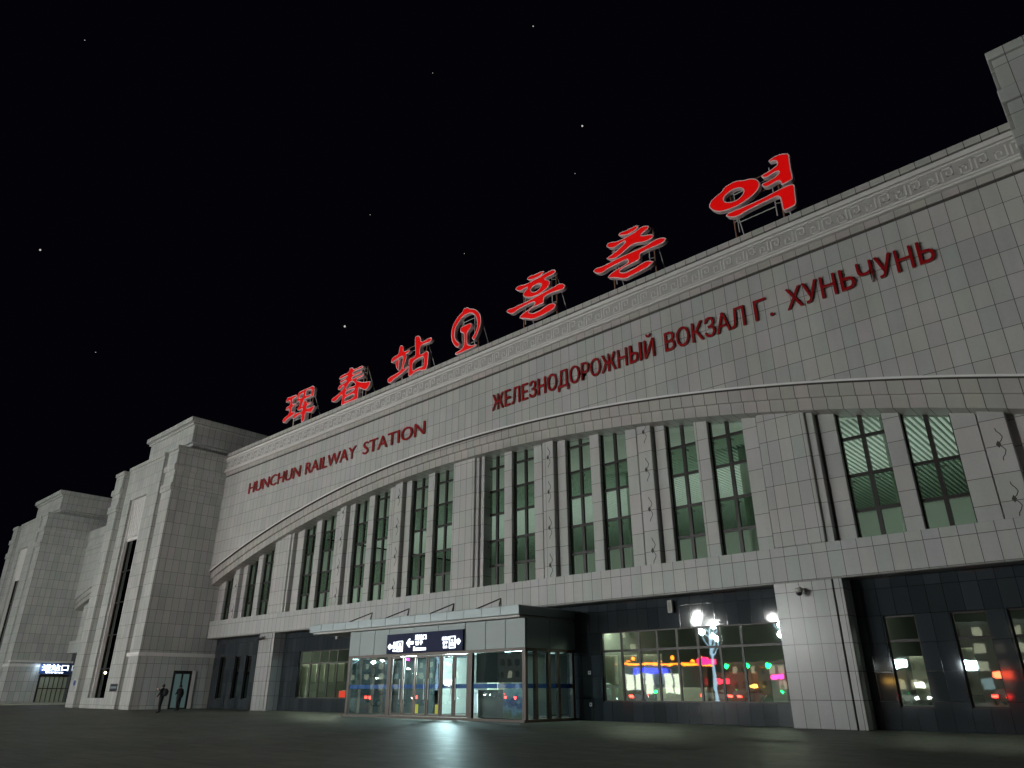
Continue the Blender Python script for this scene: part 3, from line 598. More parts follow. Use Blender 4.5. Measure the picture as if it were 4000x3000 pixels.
# ================================================================ wall lettering
def part_strokes(me):
    """glyphs drawn as crossing strokes: set each stroke 4 mm apart in depth so no two faces share a plane"""
    bm = bmesh.new(); bm.from_mesh(me); bmesh.ops.remove_doubles(bm, verts=bm.verts, dist=.0005); seen = set(); k = 0
    for v in bm.verts:
        if v in seen: continue
        st = [v]; seen.add(v); isl = []
        while st:
            q = st.pop(); isl.append(q)
            for e in q.link_edges:
                r = e.other_vert(q)
                if r not in seen: seen.add(r); st.append(r)
        for q in isl: q.co.y -= k*.004
        k += 1
    bm.to_mesh(me); bm.free()
def lettering(root, words, z0, z1, yf, dep=.085):
    for s, x0, x1, asc in words:
        s2 = s; cv = text_mesh(s2, .002); a, b_, c, d_ = bounds(cv); a0 = bounds(text_mesh('Н', .002)); c, d_ = a0[2], a0[3]
        for i, ch in enumerate(s):
            if ch == ' ': continue
            pr = bounds(text_mesh(s[:i+1], .002))[1]; bi = bounds(text_mesh(ch, .002)); off = pr-bi[1]
            def xf(x, y, z, off=off, i=i): return (x0+(x+off-a)/(b_-a)*(x1-x0), yf-(i % 2)*.009-dep*.5-(z/.02)*dep*.5, z0+(y-c)/(d_-c)*(z1-z0))
            if ch in 'ЬЫ':          # drawn by hand: stem and bowl in one outline
                wf_ = 1.0 if ch == 'Ь' else .70; S = lambda u, v: (bi[0]+u*wf_*(bi[1]-bi[0]), c+v*(d_-c)); st_ = .21 if ch == 'Ь' else .24
                out = [(0, 0), (.55, 0)]+[(.60+.40*math.sin(t*math.pi/8), .29-.29*math.cos(t*math.pi/8)) for t in range(1, 8)]+[(.55, .58), (st_, .58), (st_, 1), (0, 1)]
                hol = [(st_, .13), (.55, .13)]+[(.58+.21*math.sin(t*math.pi/8), .29-.16*math.cos(t*math.pi/8)) for t in range(1, 8)]+[(.55, .45), (st_, .45)]
                pl_ = [[S(*q) for q in out], [S(*q) for q in hol]]
                if ch == 'Ы': k1 = bi[1]-.17*(bi[1]-bi[0]); pl_.append([(k1, c), (bi[1], c), (bi[1], d_), (k1, d_)])
                o = from_curve(poly_curve(pl_, .02), 'letter', 'letter', root, xf)
            else: o = from_curve(text_mesh(ch, .002), 'letter', 'letter', root, xf); part_strokes(o.data)
            o.data.materials.append(M['lside'])
            for p in o.data.polygons:
                if abs(p.normal.y) < .5: p.material_index = 1
en = empty('english_lettering', (-50, 31.4, 18.5), 'dark red letters HUNCHUN RAILWAY STATION fixed on the tiled wall', 'lettering')
lettering(en, [('HUNCHUN', -62.5, -53.65, 0), ('RAILWAY', -52.85, -45.6, 0), ('STATION', -44.65, -37.25, 0)], 18.53, 19.62, 31.46)
ru = empty('russian_lettering', (-17, 31.4, 18.5), 'dark red Cyrillic letters spelling the railway station name on the tiled wall', 'lettering')
lettering(ru, [('ЖЕЛЕЗНОДОРОЖНЫЙ', -30.45, -17.93, 0), ('ВОКЗАЛ', -17.25, -12.58, 0), ('Г.', -12.05, -11.1, 0), ('ХУНЬЧУНЬ', -10.4, -3.85, 0)], 18.5, 19.64, 31.46)
# ================================================================ rooftop characters
GLYPHS = [
 (-59.37,24.26,[[38,342,79,333,140,331,195,327,210,319,215,305,202,296,158,299,143,293,144,264,148,247,166,236,194,235,220,235,217,225,190,217,156,211,145,197,152,157,168,156,198,156,213,147,221,136,197,123,135,111,78,97,34,77,10,86,0,114,21,131,68,141,99,149,105,169,102,196,91,208,69,207,43,203,32,214,37,229,56,240,93,236,102,256,98,286,82,297,55,293,29,287,18,299,27,319],[225,312,233,338,267,342,330,341,414,340,482,337,508,318,516,289,512,247,505,218,483,227,465,240,451,233,400,233,353,234,342,222,331,200,322,181,319,171,339,173,351,192,350,211,366,221,388,216,405,196,415,182,447,178,478,176,485,165,467,156,421,154,407,146,409,127,453,121,504,123,539,122,551,113,535,90,500,63,468,71,429,87,409,88,400,68,403,30,394,11,360,0,345,11,341,40,343,70,330,92,299,94,248,85,208,74,182,84,186,101,203,119,239,125,293,120,341,117,346,144,314,146,289,138,261,144,250,160,265,178,277,196,285,232,253,244,242,234,223,236,226,264],[370,315,414,315,452,306,473,292,474,261,465,254,445,262,420,262,367,264,370,287],[259,280,259,293,285,306,327,305,325,281,315,264,282,269,259,267]],{2: 1,3: 1}),
 (-51.18,24.22,[[231,322,237,341,264,341,287,330,293,314,332,309,386,309,426,310,443,294,432,283,381,284,313,289,287,277,287,269,339,261,383,266,419,262,432,248,422,239,378,241,311,242,289,235,277,224,328,218,389,223,442,221,461,211,456,200,402,196,366,199,357,187,397,168,453,144,511,130,565,121,561,102,548,75,508,54,472,66,429,92,398,111,401,77,397,41,400,3,333,2,243,7,162,0,162,43,162,102,149,111,115,94,71,77,29,72,0,90,1,114,40,121,86,129,138,150,172,169,178,188,150,188,116,171,93,172,81,187,96,209,118,218,174,216,205,222,208,233,171,235,116,227,105,240,107,257,129,262,181,256,212,264,220,274,173,276,109,271,87,278,89,296,117,308,173,306,220,304],[254,195,285,200,309,193,350,153,338,145,284,149,198,146,226,171],[203,116,224,125,292,123,342,117,344,105,309,101,256,96,216,92],[212,61,242,67,301,68,346,64,349,43,310,34,257,32,211,34,200,47]],{1: 0,2: 0,3: 0}),
 (-43.18,24.22,[[126,310,134,327,156,325,177,309,183,285,183,260,214,253,248,256,265,248,264,233,246,224,212,223,229,209,228,191,221,175,211,142,197,116,194,100,228,100,256,109,262,96,238,82,197,68,164,57,118,47,75,39,51,22,15,26,0,43,2,70,32,79,88,83,135,90,164,99,174,129,180,176,181,215,161,220,114,215,71,208,41,199,26,213,32,239,62,254,110,254,124,268],[94,197,110,207,128,208,138,196,136,172,135,135,140,103,130,101,105,133,90,174],[319,331,329,346,358,344,384,327,396,304,399,273,434,270,486,273,518,273,531,258,524,242,497,232,448,238,403,238,391,209,392,170,413,159,446,162,473,169,496,155,502,131,495,90,493,32,477,5,457,3,408,18,359,21,323,15,283,0,265,15,264,50,266,94,258,136,260,159,285,169,323,163,338,173,337,215,323,281],[314,115,338,128,383,132,423,135,442,127,447,90,446,50,426,46,381,52,349,48,324,45,313,59,310,92]],{3: 2}),
 (-35.66,24.4,[[120,347,123,368,154,371,178,366,190,351,228,336,265,312,294,281,315,242,321,205,320,172,308,137,292,109,271,83,251,55,225,88,249,107,270,136,280,170,279,204,269,242,248,275,222,295,189,308,156,307,120,300,84,275,55,245,40,210,39,175,48,143,68,116,102,87,84,56,55,71,28,104,9,142,0,183,1,223,16,271,41,303,78,331],[101,214,116,220,159,222,210,222,220,208,222,179,198,165,178,152,177,121,180,58,195,41,230,27,276,23,280,7,238,2,167,1,95,0,53,4,52,24,94,28,130,39,145,56,146,104,142,151,125,167,101,177]],{}),
 (-29.95,24.59,[[207,355,232,360,264,354,307,353,352,349,358,334,334,318,287,314,247,317,215,328,199,344],[90,313,121,325,158,315,191,309,239,310,306,313,365,321,415,325,449,317,462,302,456,287,422,281,380,282,358,275,387,262,405,243,406,219,385,197,346,182,292,174,229,181,181,202,159,230,174,249,212,273,182,277,146,269,113,282,92,301],[234,245,254,261,294,264,325,255,334,242,320,224,285,211,253,218,236,232],[0,163,26,172,67,165,124,167,189,166,252,169,323,175,384,181,438,183,483,191,519,177,537,158,532,140,506,131,451,140,391,144,357,138,348,121,348,94,306,94,259,95,224,88,212,76,231,60,266,48,312,51,358,63,404,69,437,59,452,43,447,25,417,11,357,4,296,0,242,4,187,31,130,55,126,67,144,81,188,91,236,104,267,112,271,124,260,135,220,137,156,134,100,125,59,114,21,137]],{2: 1}),
 (-22.32,24.66,[[210,343,232,352,265,345,310,347,355,346,365,330,351,316,314,308,270,307,230,321,212,333],[114,296,126,315,153,314,194,298,239,296,291,297,343,307,387,320,422,309,437,296,430,281,397,271,368,260,395,247,433,239,457,226,460,209,440,197,391,198,335,217,307,219,269,208,223,188,178,176,133,187,109,203,116,211,154,220,204,234,243,253,263,266,241,272,199,262,161,259,128,278],[0,161,28,173,74,164,124,167,185,171,252,172,310,171,374,170,431,176,474,184,511,177,535,166,542,150,523,136,489,131,441,135,392,136,353,129,353,105,346,90,310,88,267,87,226,82,198,71,220,54,253,45,300,50,350,59,393,65,440,44,442,33,409,16,353,9,296,5,238,0,203,16,168,37,115,59,110,70,134,85,179,95,231,101,265,108,269,120,259,132,226,132,174,130,121,127,75,114,44,120,14,140]],{}),
 (-14.0,24.64,[[0,244,15,271,44,286,92,300,99,318,145,327,186,324,221,305,256,298,286,281,302,257,307,229,296,206,268,183,223,166,163,155,104,160,53,171,18,200,2,226],[89,241,102,259,138,275,179,272,203,257,213,236,201,215,169,198,129,203,101,219],[370,353,394,362,429,363,465,352,486,335,483,305,480,253,481,198,479,167,455,164,418,160,414,178,411,194,390,198,354,191,330,194,312,214,317,228,342,227,381,230,410,239,417,255,396,261,364,254,335,253,317,274,329,284,362,287,394,294,416,302,414,325,397,337,377,342],[89,132,102,140,135,140,182,137,240,136,311,136,381,143,429,146,462,144,482,134,479,102,476,56,473,9,449,2,403,0,398,17,399,60,395,101,365,107,313,105,257,102,206,99,161,89,126,97,95,118]],{1: 0}),
]
LAB = ['leftmost red lit rooftop character, a Chinese sign glyph on a steel frame', 'second red rooftop character from the left, glyph with stacked bars above a box', 'third red rooftop character from the left, glyph with a square box at right',
       'red railway emblem of an open ring round a rail section on the roof', 'red Korean rooftop syllable just right of the railway emblem', 'red Korean rooftop syllable with wide strokes, second from the right', 'largest rightmost red Korean rooftop syllable with an oval loop']
for gi, (gx, gz, polys, holes) in enumerate(GLYPHS):
    P = [smooth_poly([(gx+l[i]/100, gz+l[i+1]/100) for i in range(0, len(l), 2)]) for l in polys]
    xs = [q[0] for l in P for q in l]; zs = [q[1] for l in P for q in l]; a, c, z0, z1 = min(xs), max(xs), min(zs), max(zs)
    o = empty('rooftop_emblem' if gi == 3 else 'rooftop_character', ((a+c)/2, 32.3, 23.7), LAB[gi], 'sign', None if gi == 3 else 'red characters along the roof edge')
    from_curve(poly_curve(P, .14), 'letter_box', 'rim', o, lambda x, y, z: (x, 32.34+z, y))
    d = .07; F = [inset(l, -d if i in holes else d) for i, l in enumerate(P)]
    from_curve(poly_curve(F, .008), 'letter_face', 'red', o, lambda x, y, z: (x, 32.185+z, y))
    w_ = c-a; xl, xr = a+w_*.24, a+w_*.80
    b = MB()
    for x in (xl, xr): b.tube((x, 32.62, 23.2), (x, 32.62, z1-.35), .05)
    for z in ((z0+z1)/2+.3, z1-.5): b.tube((xl, 32.62, z), (xr, 32.62, z), .035)
    b.build('support_post', 'rust', o)
    b = MB()
    for x in (xl+.25, xr-.3):
        b.tube((x, 32.5, z0+.1), (x, 32.5, z1-.3), .032)
        for z in (z0+.9, z1-.9): b.tube((x, 32.5, z), (x+(.25 if x > (a+c)/2 else -.25), 32.62, z), .025)
    for z in (z0+.7, z1-1.0): b.tube((xl+.25, 32.5, z), (xr-.3, 32.5, z), .028)
    b.build('letter_bracket', 'galv', o)
    b = MB()
    for x in (xl, xr): b.tube((x, 32.65, z1-.45), (x+.1, 35.2, 21.3), .035)
    b.build('back_brace', 'galv', o)

# ================================================================ small fittings on the walls
def cctv(x, z, yw, label):
    o = empty('security_camera', (x, yw, z), label, 'camera')
    MB().box(x-.09, x+.09, yw-.05, yw-.002, z-.12, z+.12).build('wall_plate', 'camw', o, bevel=.01)
    MB().path([(x, yw-.04, z+.06), (x, yw-.3, z+.16), (x-.04, yw-.42, z+.12)], .035).build('bracket', 'camw', o)
    MB().lathe([(.0, .1), (.13, .1), (.16, .03), (.16, -.08), (.02, -.09)], (x-.04, yw-.42, z), 14).build('housing', 'camw', o, smooth=True)
    MB().ball((x-.04, yw-.42, z-.1), .13, 12, 8).build('dome', 'camd', o, smooth=True)
cctv(-12.15, 5.45, Y0, 'pale dome security camera on the right pier, beside its dark groove')
o = empty('bullet_camera', (-58.45, Y0, 5.5), 'pair of small dark bullet cameras high on the left pier', 'camera')
for s in (-1, 1):
    x = -57.6+s*.18; MB().path([(x, Y0-.002, 5.62), (x, Y0-.25, 5.55)], .03).build('bracket', 'camd', o); MB().tube((x-.05*s, Y0-.1, 5.46), (x+.12*s, Y0-.55, 5.36), .075, 10).build('housing', 'camd', o, smooth=True)
o = empty('wall_speaker', (-19.33, YD, 5.4), 'white upright speaker box on the dark wall above the big window', 'speaker')
MB().box(-19.46, -19.2, YD-.25, YD-.06, 5.08, 5.69).build('cabinet', 'camw', o, bevel=.02); MB().box(-19.42, -19.24, YD-.254, YD-.25, 5.14, 5.64).build('grille', plain('speaker_grille', (.35, .35, .3), .8), o); MB().box(-19.4, -19.26, YD-.06, YD, 5.3, 5.5).build('bracket', 'camd', o)
o = empty('wall_lamp', (-48.4, YD, 5.2), 'small white box lamp on the dark wall left of the canopy', 'lamp')
MB().box(-48.52, -48.3, YD-.2, YD-.05, 5.08, 5.36).build('housing', 'camw', o, bevel=.02); MB().box(-48.45, -48.37, YD-.05, YD, 5.15, 5.3).build('bracket', 'camd', o)
for z, lb in ((2.35, 'upper small white switch box on the dark wall right of the porch'), (.78, 'lower small white switch box on the dark wall right of the porch')):
    o = empty('switch_box', (-24.72, YD, z), lb, 'switch box', 'switch boxes right of the porch')
    MB().box(-24.8, -24.62, YD-.06, YD-.002, z-.09, z+.09).build('cover', 'camw', o, bevel=.01); MB().box(-24.74, -24.68, YD-.068, YD-.06, z-.03, z+.03).build('switch', 'camd', o)
o = empty('round_plaque', (-82.1, 26.4, 2.2), 'round blue plaque on the left pillar of the near tower', 'plaque')
MB().tube((-82.1, 26.445, 2.18), (-82.1, 26.40, 2.18), .24, 20).build('disc', plain('blue_plaque', (.03, .07, .28), .4), o); MB().box(-82.3, -81.8, 26.41, 26.445, 2.43, 2.6).build('top_strip', 'camw', o)
o = empty('notice_plaque', (-72.2, 26.5, 1.7), 'square dark plaque with a pale middle strip on the near tower', 'plaque')
MB().box(-73.05, -71.5, 26.5, 26.545, 1.42, 2.05).build('board', plain('dark_plaque', (.02, .02, .035), .35), o); MB().box(-72.95, -71.55, 26.49, 26.5, 1.66, 1.84).build('strip', 'metal', o)
o = empty('slot_lamp', (-75.2, 26.9, 3), 'tiny lit yellowish lamp in the dark slot of the near tower', 'lamp')
MB().ball((-75.0, 26.55, 3.0), .11, 10, 6).build('bulb', emit('warm_bulb', (1, .95, .55), 7), o); MB().path([(-75.0, 27.19, 3.05), (-75.0, 26.6, 3.05)], .025).build('arm', 'camd', o)
mh = MB().lathe([(0, .012), (.62, .012), (.66, .008), (.7, .004)], (-11.5, 19.5, 0), 28).build('manhole_cover', plain('cast_iron', (.02, .02, .018), .5, bump=.4, scale=14), None); tag(mh, 'dark round manhole cover lying in the plaza paving', 'manhole cover')
# ================================================================ people
def person(name, loc, H, rz, joints, label):
    """one skinned body; joints: {name:(pos, radius)}, with parent names"""
    root = empty(name, loc, label, 'person'); root.rotation_euler[2] = rz
    me = bpy.data.meshes.new('body'); names = list(joints); idx = {n: i for i, n in enumerate(names)}
    vs = [Vector(joints[n][0])*H for n in names]; es = [(idx[joints[n][2]], idx[n]) for n in names if joints[n][2]]
    me.from_pydata(vs, es, []); o = bpy.data.objects.new('body', me); C.objects.link(o)
    md = o.modifiers.new('skin', 'SKIN'); md.use_smooth_shade = True; sb = o.modifiers.new('sub', 'SUBSURF'); sb.levels = sb.render_levels = 1
    for i, n in enumerate(names):
        r = joints[n][1]; r = r if isinstance(r, tuple) else (r, r); me.skin_vertices[0].data[i].radius = (r[0]*H, r[1]*H); me.skin_vertices[0].data[i].use_root = (i == 0)
    dg = bpy.context.evaluated_depsgraph_get(); m2 = bpy.data.meshes.new_from_object(o.evaluated_get(dg)); bpy.data.objects.remove(o)
    b = bpy.data.objects.new('body', m2); C.objects.link(b); b.parent = root; m2.materials.clear(); m2.materials.append(M['black']); m2.materials.append(M['skin'])
    hd = Vector(joints['head'][0])*H
    for p in m2.polygons:
        p.use_smooth = True
        if p.center.z > joints['neck'][0][2]*H+.01: p.material_index = 1
        for hn in ('hand_l', 'hand_r'):
            if (p.center-Vector(joints[hn][0])*H).length < .075*H*.6: p.material_index = 1
    hm = MB(); hm.ball(hd+Vector((.0, .012*H, .012*H)), .064*H, 14, 9, 1.05); h = hm.build('hair', 'hair', None, smooth=True)
    h.data.transform(Matrix.Identity(4)); h.parent = root
    return root, b
def fingers(j, hand, d, side):
    """five short chains from the hand joint along direction d"""
    hp = Vector(j[hand][0]); d = Vector(d).normalized(); s = Vector(side).normalized()
    for k, (o, l) in enumerate(((-.012, .028), (-.004, .033), (.004, .031), (.012, .024))):
        a = hp+s*o+d*.018; j[f'{hand}_f{k}a'] = (tuple(a), .0055, hand); j[f'{hand}_f{k}b'] = (tuple(a+d*l+Vector((0, .004, -.004))), .0045, f'{hand}_f{k}a')
    a = hp+s*.022+d*.004; j[f'{hand}_ta'] = (tuple(a), .006, hand); j[f'{hand}_tb'] = (tuple(a+d*.018+s*.006), .005, f'{hand}_ta')
base = {
 'pelvis': ((0, 0, .52), (.085, .065), None), 'belly': ((0, -.005, .60), (.085, .065), 'pelvis'), 'chest': ((0, 0, .72), (.10, .07), 'belly'), 'neck_b': ((0, .0, .815), (.055, .045), 'chest'),
 'neck': ((0, -.008, .85), .032, 'neck_b'), 'head': ((0, -.018, .915), (.047, .055), 'neck'), 'crown': ((0, -.012, .965), .042, 'head'), 'nose': ((0, -.072, .912), .009, 'head'),
 'hip_l': ((-.055, 0, .485), .062, 'pelvis'), 'knee_l': ((-.06, -.01, .28), .042, 'hip_l'), 'ankle_l': ((-.06, .012, .045), .028, 'knee_l'), 'toe_l': ((-.065, -.085, .02), .022, 'ankle_l'),
 'hip_r': ((.055, 0, .485), .062, 'pelvis'), 'knee_r': ((.06, -.01, .28), .042, 'hip_r'), 'ankle_r': ((.06, .012, .045), .028, 'knee_r'), 'toe_r': ((.065, -.085, .02), .022, 'ankle_r'),
 'sh_l': ((-.115, 0, .80), .045, 'neck_b'), 'sh_r': ((.115, 0, .80), .045, 'neck_b')}
j1 = dict(base)
j1.update({'elbow_l': ((-.15, -.10, .73), .034, 'sh_l'), 'wrist_l': ((-.13, -.24, .80), .024, 'elbow_l'), 'hand_l': ((-.125, -.285, .815), .02, 'wrist_l'),
           'elbow_r': ((.16, -.02, .64), .034, 'sh_r'), 'wrist_r': ((.12, -.11, .56), .024, 'elbow_r'), 'hand_r': ((.11, -.14, .55), .02, 'wrist_r'),
           'knee_l': ((-.08, -.05, .275), .042, 'hip_l'), 'ankle_l': ((-.09, -.03, .045), .028, 'knee_l'), 'toe_l': ((-.1, -.125, .02), .022, 'ankle_l')})
fingers(j1, 'hand_l', (.1, -1, .1), (0, 0, 1)); fingers(j1, 'hand_r', (-.2, -1, -.2), (0, 0, 1))
p1, b1 = person('person', (-56.9, 24.35, 0), 1.95, R(-55), j1, 'person in dark clothes and backpack reaching one arm forward near the tower door')
def local_part(mb, name, mat, root, **kw):
    o = mb.build(name, mat, None, **kw); o.parent = root; return o
H1 = 1.95
pk = MB().ball((0, .115*H1, .70*H1), .105*H1, 14, 10, 1.35); local_part(pk, 'backpack', plain('backpack_cloth', (.02, .02, .022), .9), p1, smooth=True)
j2 = dict(base)
j2.update({'elbow_l': ((-.15, .02, .645), .034, 'sh_l'), 'wrist_l': ((-.155, -.03, .515), .024, 'elbow_l'), 'hand_l': ((-.155, -.04, .48), .02, 'wrist_l'),
           'elbow_r': ((.16, .0, .66), .034, 'sh_r'), 'wrist_r': ((.10, -.12, .62), .024, 'elbow_r'), 'hand_r': ((.075, -.145, .63), .02, 'wrist_r')})
fingers(j2, 'hand_l', (0, -.15, -1), (0, -1, 0)); fingers(j2, 'hand_r', (-1, -.3, .1), (0, 0, 1))
p2, b2 = person('person', (-61.6, 27.75, 0), 1.95, R(-75), j2, 'person in a dark coat standing upright right in front of the tower door')
H2 = 1.95
ct = MB().lathe([(.125*H2, .47*H2), (.115*H2, .56*H2), (.11*H2, .66*H2), (.12*H2, .76*H2), (.085*H2, .815*H2)], (0, 0, 0), 18); ct.v = [(x, y*.72, z) for x, y, z in ct.v]
local_part(ct, 'coat', plain('dark_coat', (.014, .014, .018), .85), p2, smooth=True)
# ================================================================ plaza behind the camera: lamps, signs, cars, buildings seen in the glass, and some added for light
def lamp_tree(x, y, h, label, rot=0, n=7):
    o = empty('tree_lamp', (x, y, 0), label, 'street lamp', 'branching street lamps on the plaza')
    MB().lathe([(.34, 0), (.34, .25), (.2, .35), (.17, h*.6), (.12, h*.86), (.0, h*.9)], (x, y, 0), 14).build('trunk', 'pole', o, smooth=True)
    for k in range(n):
        a = rot+k*2*math.pi/n; hh = h*(.62+.33*((k*3) % n)/n); rr = 1.0+.75*((k*2) % 3)
        e = (x+rr*math.cos(a), y+rr*math.sin(a), hh+.9)
        MB().path([(x, y, hh-1.0), (x+rr*.55*math.cos(a), y+rr*.55*math.sin(a), hh-.35), (x+rr*math.cos(a), y+rr*math.sin(a), hh+.25), e], .07, 8).build('branch', 'pole', o, smooth=True)
        g = MB().ball((e[0], e[1], e[2]+.25), .29, 12, 8).build('globe', 'globe', o, smooth=True)
    return o
LT = [(-48, -25, 10.5, 'branching white lamp post reflected in the middle of the big right window', 0), (-37.5, -25.5, 9.5, 'branching white lamp post reflected at the right end of the big window', .4),
      (-72, -26, 10, 'branching white lamp post added on the plaza, left of the reflected one, to light the fronts', .8), (-96, -28, 10, 'branching white lamp post added far along the plaza to the left, lighting the fronts', .2),
      (-118, -26, 10, 'branching white lamp post added at the far left end of the plaza, lighting the fronts', 1.1)]  # the last three posts are added to light the building fronts
for x, y, h, lb, r_ in LT: lamp_tree(x, y, h, lb, r_)
def car(x, y, rz, col, label):
    o = empty('parked_car', (x, y, 0), label, 'car', 'cars on the plaza road'); o.rotation_euler[2] = rz
    paint = plain('car_paint', col, .25, spec=.6)
    def loc(b, name, mat, par=None, **kw):
        q = b.build(name, mat, None, **kw); q.parent = par or o; return q
    prof = [(-2.2,.35),(-2.25,.7),(-2.05,.95),(-1.6,1.0),(-1.05,1.42),(.55,1.45),(1.25,1.0),(2.05,.85),(2.2,.6),(2.15,.35)]
    bd = loc(MB().prism(prof, -.85, .85), 'body', paint, bevel=.07)
    loc(MB().prism([(-1.45,1.03),(-1.0,1.37),(.5,1.40),(1.05,1.03)], -.862, -.851).prism([(-1.45,1.03),(-1.0,1.37),(.5,1.40),(1.05,1.03)], .851, .862), 'side_window', 'dpane', bd)
    loc(MB().add([(1.22,-.7,1.04),(1.22,.7,1.04),(.62,.62,1.43),(.62,-.62,1.43)], [(0,1,2,3)]), 'windscreen', 'dpane', bd)
    for sx in (-1.35, 1.35):
        for sy in (-.82, .82):
            wl = loc(MB().tube((sx, sy-.1, .33), (sx, sy+.1, .33), .33, 18), 'wheel', 'black'); loc(MB().tube((sx, sy-.11, .33), (sx, sy+.11, .33), .2, 12), 'rim', 'galv', wl)
    for sy in (-.6, .6):
        loc(MB().box(2.1, 2.2, sy-.2, sy+.2, .62, .78), 'headlight', HEAD, None, bevel=.02); loc(MB().box(-2.27, -2.15, sy-.27, sy+.27, .70, .92), 'tail_light', TAIL, None, bevel=.02)
    return o
HEAD = emit('headlight_glow', (1, .97, .9), 45); TAIL = emit('tail_light_glow', (1, .03, .02), 60)
CARS = [(-39.5,-16,-1.4,(.5,.5,.5),'grey car with red tail lights reflected at the right end of the big window'), (-58,-22,1.2,(.6,.6,.62),'silver car with lit lights reflected in the entrance glass'), (-66,-27,-1.6,(.05,.06,.08),'dark car with red tail lights reflected left of the entrance doors'),
        (-52,-33,-.4,(.55,.56,.58),'pale car beyond the lamp post reflected in the middle of the big window'), (-80,-40,-1.5,(.4,.05,.04),'red car far across the plaza road'), (-62,9,-1.2,(.3,.3,.32),'grey car close to the station at left, tail lights reflected low in the porch glass'), (-60,4.5,-1.1,(.45,.45,.46),'pale car parked second from the station at the left of the plaza'), (-47,3,-.3,(.62,.62,.62),'white car parked near the photographer, reflected in the right entrance doors'), (-52,-1,-.5,(.6,.6,.6),'silver car parked beside the white one, reflected in the entrance doors'), (-46,-31.5,-1.5,(.5,.05,.04),'red car with glowing tail lights reflected low in the big right window'), (-52,-12,-1.7,(.08,.1,.2),'dark blue car reflected at the bottom left of the big right window'), (-16,-27,-1.5,(.4,.4,.42),'grey car with red tail lights reflected in the farthest right window'), (-24,-24,1.0,(.5,.5,.48),'white car reflected in the right bay windows'), (-100,-46,1.4,(.1,.1,.12),'black car at the far left of the plaza road')]
for c_ in CARS: car(*c_)
# low green lamps in a row
GL = emit('green_lamp_glow', (.01, 1, .2), 22)
for k, (x, y, z) in enumerate(((-72.8,-78,6),(-69.7,-81,6),(-66.5,-84,6),(-54,-36,1.2),(-51.2,-37.4,1.2),(-48.5,-39,1.2),(-45.7,-40.5,1.2),(-62,-33,1.2),(-65.5,-31,1.2))):
    o = empty('green_lamp', (x, y, 0), 'green lamp on a thin post reflected in the windows', 'lamp', 'green lamps along the plaza road')
    MB().lathe([(.07, 0), (.05, z-.2), (0, z-.15)], (x, y, 0), 10).build('post', 'camd', o); MB().ball((x, y, z), .22 if z < 3 else .5, 10, 7).build('globe', GL, o, smooth=True)
# round pavilion with orange roof line and blue screen
o = empty('round_pavilion', (-95, -82, 0), 'round pavilion with glowing orange roof line reflected in the left of the big window', 'building')
MB().lathe([(13, 0), (13, 6.2), (14, 6.2), (14, 6.8), (0, 7.6)], (-95, -84, 0), 40).build('wall', 'metal', o)
OR = emit('orange_neon', (1, .20, .01), 16)
b = MB()
for k in range(40):
    a0, a1 = 2*math.pi*k/40, 2*math.pi*(k+1)/40
    b.tube((-95+14.05*math.cos(a0), -84+14.05*math.sin(a0), 6.5), (-95+14.05*math.cos(a1), -84+14.05*math.sin(a1), 6.5), .16, 6)
for k in range(0, 40, 4): b.ball((-95+13.4*math.cos(k*math.pi/20), -84+13.4*math.sin(k*math.pi/20), 7.7), .4, 8, 6)
b.build('roof_neon', OR, o)
b = MB()
for k in range(3, 17): a0 = math.pi*k/20; b.box(-95+13.1*math.cos(a0)-.15, -95+13.1*math.cos(a0)+.15, -84+13.1*math.sin(a0)-.15, -84+13.1*math.sin(a0)+.15, 0, 5.6)
b.build('column', 'carve', o)
b = MB()
for k in range(3, 17):
    a0, a1 = math.pi*(k+.12)/20, math.pi*(k+.88)/20; c0, c1 = (-95+13.12*math.cos(a0), -84+13.12*math.sin(a0)), (-95+13.12*math.cos(a1), -84+13.12*math.sin(a1))
    if k % 5 == 0: continue
    b.add([(*c0, .8), (*c1, .8), (*c1, 4.6), (*c0, 4.6)], [(0, 1, 2, 3)])
b.build('lit_glazing', emit('warm_shop_glass', (1, .95, .78), 4.0), o)
MB().tube((-91, -71.2, 5.2), (-84.5, -74.6, 5.2), .5, 10).build('blue_screen', emit('blue_screen_glow', (.04, .05, 1), 9), o)
def street_lamp(x, y, h, label):
    o = empty('street_lamp', (x, y, 0), label, 'street lamp', 'single street lamps along the far road')
    MB().lathe([(.12, 0), (.08, h-.3)], (x, y, 0), 10).build('post', 'camd', o); MB().path([(x, y, h-.3), (x+.2, y, h), (x+1.4, y, h+.15)], .05).build('arm', 'camd', o)
    MB().ball((x+1.3, y, h+.02), .42, 12, 8, .6).build('lamp_head', STL, o, smooth=True)
STL = emit('street_lamp_glow', (.95, 1, .9), 130)
for i, (x, y, h) in enumerate(((-156.6,-59.6,8),(-160,-65,8.6),(-167,-80,7),(-168,-70,4.5),(-144,-63,5),(-143,-73,7.5))):
    street_lamp(x, y, h, 'single headed street lamp on the far road, a white spot reflected in the porch glass')
